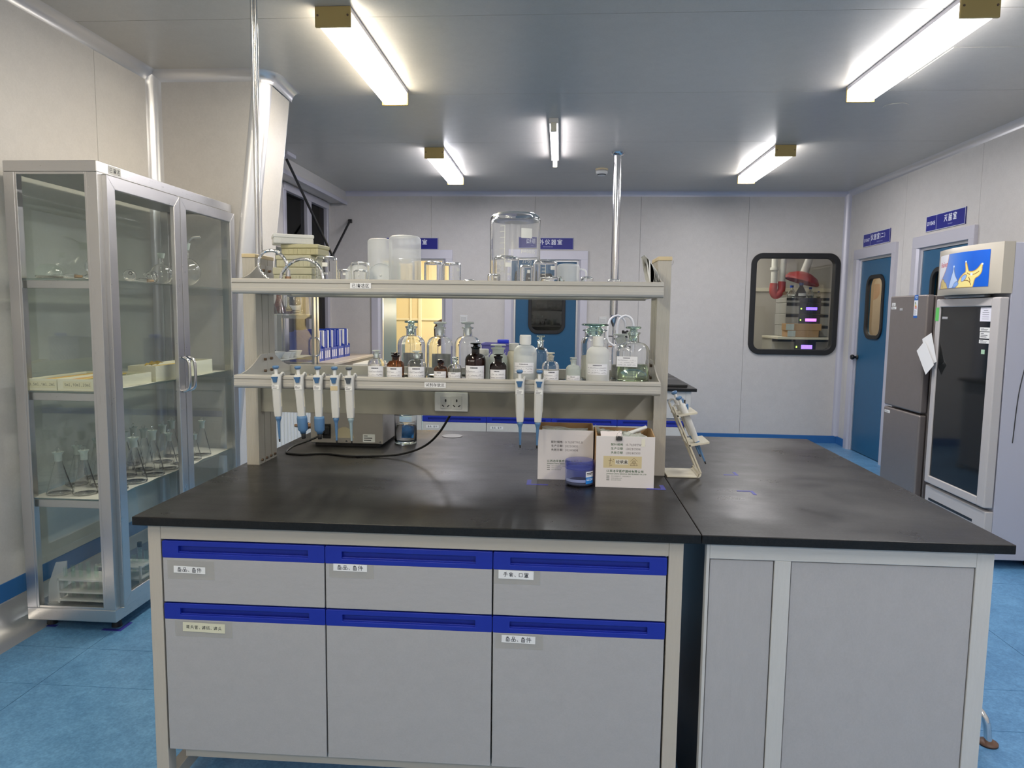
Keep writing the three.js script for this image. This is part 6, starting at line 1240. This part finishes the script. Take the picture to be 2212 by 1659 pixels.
{
  const t = thing('wall_lamp', 'small glowing wall lamp beyond the open doorway', 'lamp', [-1.34, 1.43, -10.45]);
  mesh('lamp_plate', bx(-0.03, 0.03, -0.05, 0.05, -0.15, -0.1, 0.006), M.ivory, t); mesh('lamp_bulb', new THREE.SphereGeometry(0.035, 18, 12).translate(0, 0, -0.06), mat(0xffffff, 0.4, 0, { emissive: lin(1, 0.9, 0.7), emissiveIntensity: 4 }), t);
  const l = new THREE.PointLight(lin(1, 0.88, 0.65), 0.6); l.position.set(0, 0, 0.0); t.add(l);
}
// ---------------------------------------------------------------- behind the observation window
{
  const W = mat(lin(0.66, 0.64, 0.58), 0.4);
  const t = thing('fume_extractor', 'white folded extraction arm with red joints behind the observation window', 'extraction arm', [2.6, 0, -8.8]);
  mesh('arm_pipe', rod([-0.06, 2.6, 0], [-0.06, 1.75, 0], 0.036, 24), W, t); mesh('arm_pipe', rod([0.06, 2.6, 0.02], [0.03, 1.78, 0], 0.036, 24), W, t);
  mesh('pipe_collar', new THREE.CylinderGeometry(0.05, 0.05, 0.03, 24).translate(-0.06, 1.97, 0), W, t);
  mesh('red_joint', tube([[-0.06, 1.8, 0], [-0.065, 1.7, 0], [-0.04, 1.655, 0], [0.0, 1.67, 0], [0.028, 1.72, 0], [0.032, 1.82, 0]], 0.045, 30, 16), M.red, t);
  mesh('joint_knob', new THREE.CylinderGeometry(0.02, 0.02, 0.04, 14).rotateX(Math.PI / 2).translate(0.05, 1.68, 0.05), M.brass, t);
  const h = thing('extraction_hood', 'red extraction hood on a white arm behind the observation window', 'extraction hood', [2.905, 1.915, -8.86]);
  h.rotation.z = -0.28;
  mesh('hood_cap', lathe([[0.2, -0.1], [0.205, -0.085], [0.17, -0.03], [0.09, 0.01], [0.05, 0.02], [0.046, 0.016], [0.086, 0.005], [0.16, -0.035], [0.19, -0.09]], 36), M.red, h);
  mesh('hood_neck', cyl(0.05, 0.2, 0, 0.01, 0, 0.04, 24), W, h); mesh('red_joint', cyl(0.05, 0.14, 0, 0.2, 0, 0.045, 24), M.red, h); mesh('hood_pipe', cyl(0.04, 0.16, 0, 0.33, 0, 0.04, 24), W, h);
}
const IZ = -8.85; // instrument fronts
const screen = (c) => mat(lin(0.02, 0.02, 0.03), 0.3, 0, { emissive: lin(...c), emissiveIntensity: 1.5 });
function instrument(label, x, y, w, h, c, o = {}) {
  const t = thing('instrument_module', label, 'instrument', [x, y, IZ], 0, 'stacked chromatograph modules');
  mesh('case', bx(-w / 2, w / 2, 0, h, -0.42, 0, 0.008), mat(lin(0.38, 0.37, 0.34), 0.5), t);
  mesh('front_panel', bx(-0.1, 0.15, 0.004, h - 0.004, 0, 0.012, 0.004), mat(lin(0.045, 0.045, 0.07), 0.4), t);
  mesh('painted_gap_shade', bx(-w / 2 + 0.005, w / 2 - 0.005, h - 0.035, h - 0.002, 0, 0.006, 0.001), M.dark, t);  // dark strip painted in for the shade between stacked modules
  if (c) { mesh('display', bx(-0.022, 0.108, h * 0.36, h * 0.62, 0.012, 0.0135, 0.0004), screen(c), t); mesh('status_light', bx(-0.085, -0.07, h * 0.42, h * 0.54, 0.012, 0.014, 0.0004), screen([0.4, 0.8, 0.1]), t); }
}
instrument('top module of the chromatograph stack, carrying the solvent bottles', 2.965, 1.572, 0.51, 0.062, null);
instrument('chromatograph module with a violet display, under the top module', 2.965, 1.437, 0.51, 0.133, [0.18, 0.1, 1]);
instrument('chromatograph module with a pink-violet display above the cardboard boxes', 2.962, 1.302, 0.51, 0.133, [0.6, 0.15, 1]);
instrument('chromatograph module behind the cardboard boxes', 2.965, 1.167, 0.51, 0.133, null);
instrument('black lowest module with a violet display under the cardboard boxes', 2.93, 0.95, 0.74, 0.188, [0.22, 0.12, 1]);
tag(mesh('worktop', bx(1.9, 3.6, 0.91, 0.948, -9.6, -8.4, 0.004), M.ivory), 'cream bench top under the instruments behind the observation window', 'worktop');
{ const t = thing('instrument_bench', 'cupboard base under the instruments behind the observation window', 'cupboard', [0, 0, 0]); mesh('carcass', bx(1.95, 3.55, 0, 0.91, -9.55, -8.5), M.ivory, t); mesh('plinth', bx(1.95, 3.55, 0, 0.05, -8.5, -8.48), M.black, t); }
tag(mesh('spacer_board', bx(2.55, 3.25, 1.139, 1.165, -9.25, IZ + 0.275, 0.004), M.ivory), 'thin cream board between the lowest module and the boxes', 'board');
for (const [x, y, w, h, r, l] of [[2.84, 1.166, 0.36, 0.078, 0.03, 'flat cardboard box, lower of two on the instrument'], [2.85, 1.245, 0.4, 0.078, -0.04, 'flat cardboard box, upper of two on the instrument']]) {
  const t = thing('flat_box', l, 'cardboard box', [x, y, IZ + 0.16], r, 'flat boxes on the instruments'); mesh('carton', bx(-w / 2, w / 2, 0, h, -0.1, 0.1, 0.003), M.cardboard, t); mesh('tape_end', bx(-w / 2 - 0.001, -w / 2 + 0.09, 0.004, h - 0.004, 0.099, 0.1012), mat(lin(0.5, 0.55, 0.52), 0.6), t);
}
const solv = [[2.83, 0.05, M.glass, 'clear solvent bottle with blue cap behind the brown one'], [2.91, 0.06, M.amberDark, 'brown solvent bottle with blue cap and white label'], [3.02, 0.042, M.glass, 'clear solvent bottle with blue cap at the middle of the stack'], [3.12, 0.026, M.glass, 'little solvent bottle with blue cap at the end of the stack']];
solv.forEach(([x, r, m, l], i) => {
  const t = thing('solvent_bottle', l, 'bottle', [x, 1.636, IZ - 0.1 - (i === 0 ? 0.1 : 0)], 0, 'solvent bottles on the instruments');
  mesh('bottle_glass', lathe([[0, 0], [r * 0.95, 0], [r, 0.01], [r * 0.96, r * 1.1], [r * 0.34, r * 2.3], [r * 0.34, r * 2.6], [r * 0.3, r * 2.6], [r * 0.3, r * 2.3], [r * 0.9, r * 1.05], [r * 0.92, 0.012], [0, 0.004]], 26), m, t);
  mesh('cap', cyl(r * 0.42, r * 0.55, 0, r * 2.45, 0, r * 0.42, 20), mat(lin(0.012, 0.06, 0.4), 0.4), t);
  if (i === 1) mesh('paper_label', sweepLabel(r + 0.001, 0.02, 0.05, 1.6, 0), M.paper, t);
});
tag(mesh('monitor_back', bx(2.1, 2.34, 0.95, 1.24, -8.9, -8.86, 0.008), M.black), 'dark monitor panel at the lower corner of the observation window', 'monitor');
{ const t = thing('bright_sheet', 'white lit sheet at the lower corner of the observation window', 'paper', [3.33, 1.0, -8.8]); mesh('sheet', bx(-0.04, 0.04, 0, 0.17, 0, 0.002), M.paper, t); mesh('clip_board', bx(-0.045, 0.045, -0.005, 0.175, -0.004, 0), M.ivory, t); }
renderer.render(scene, camera);
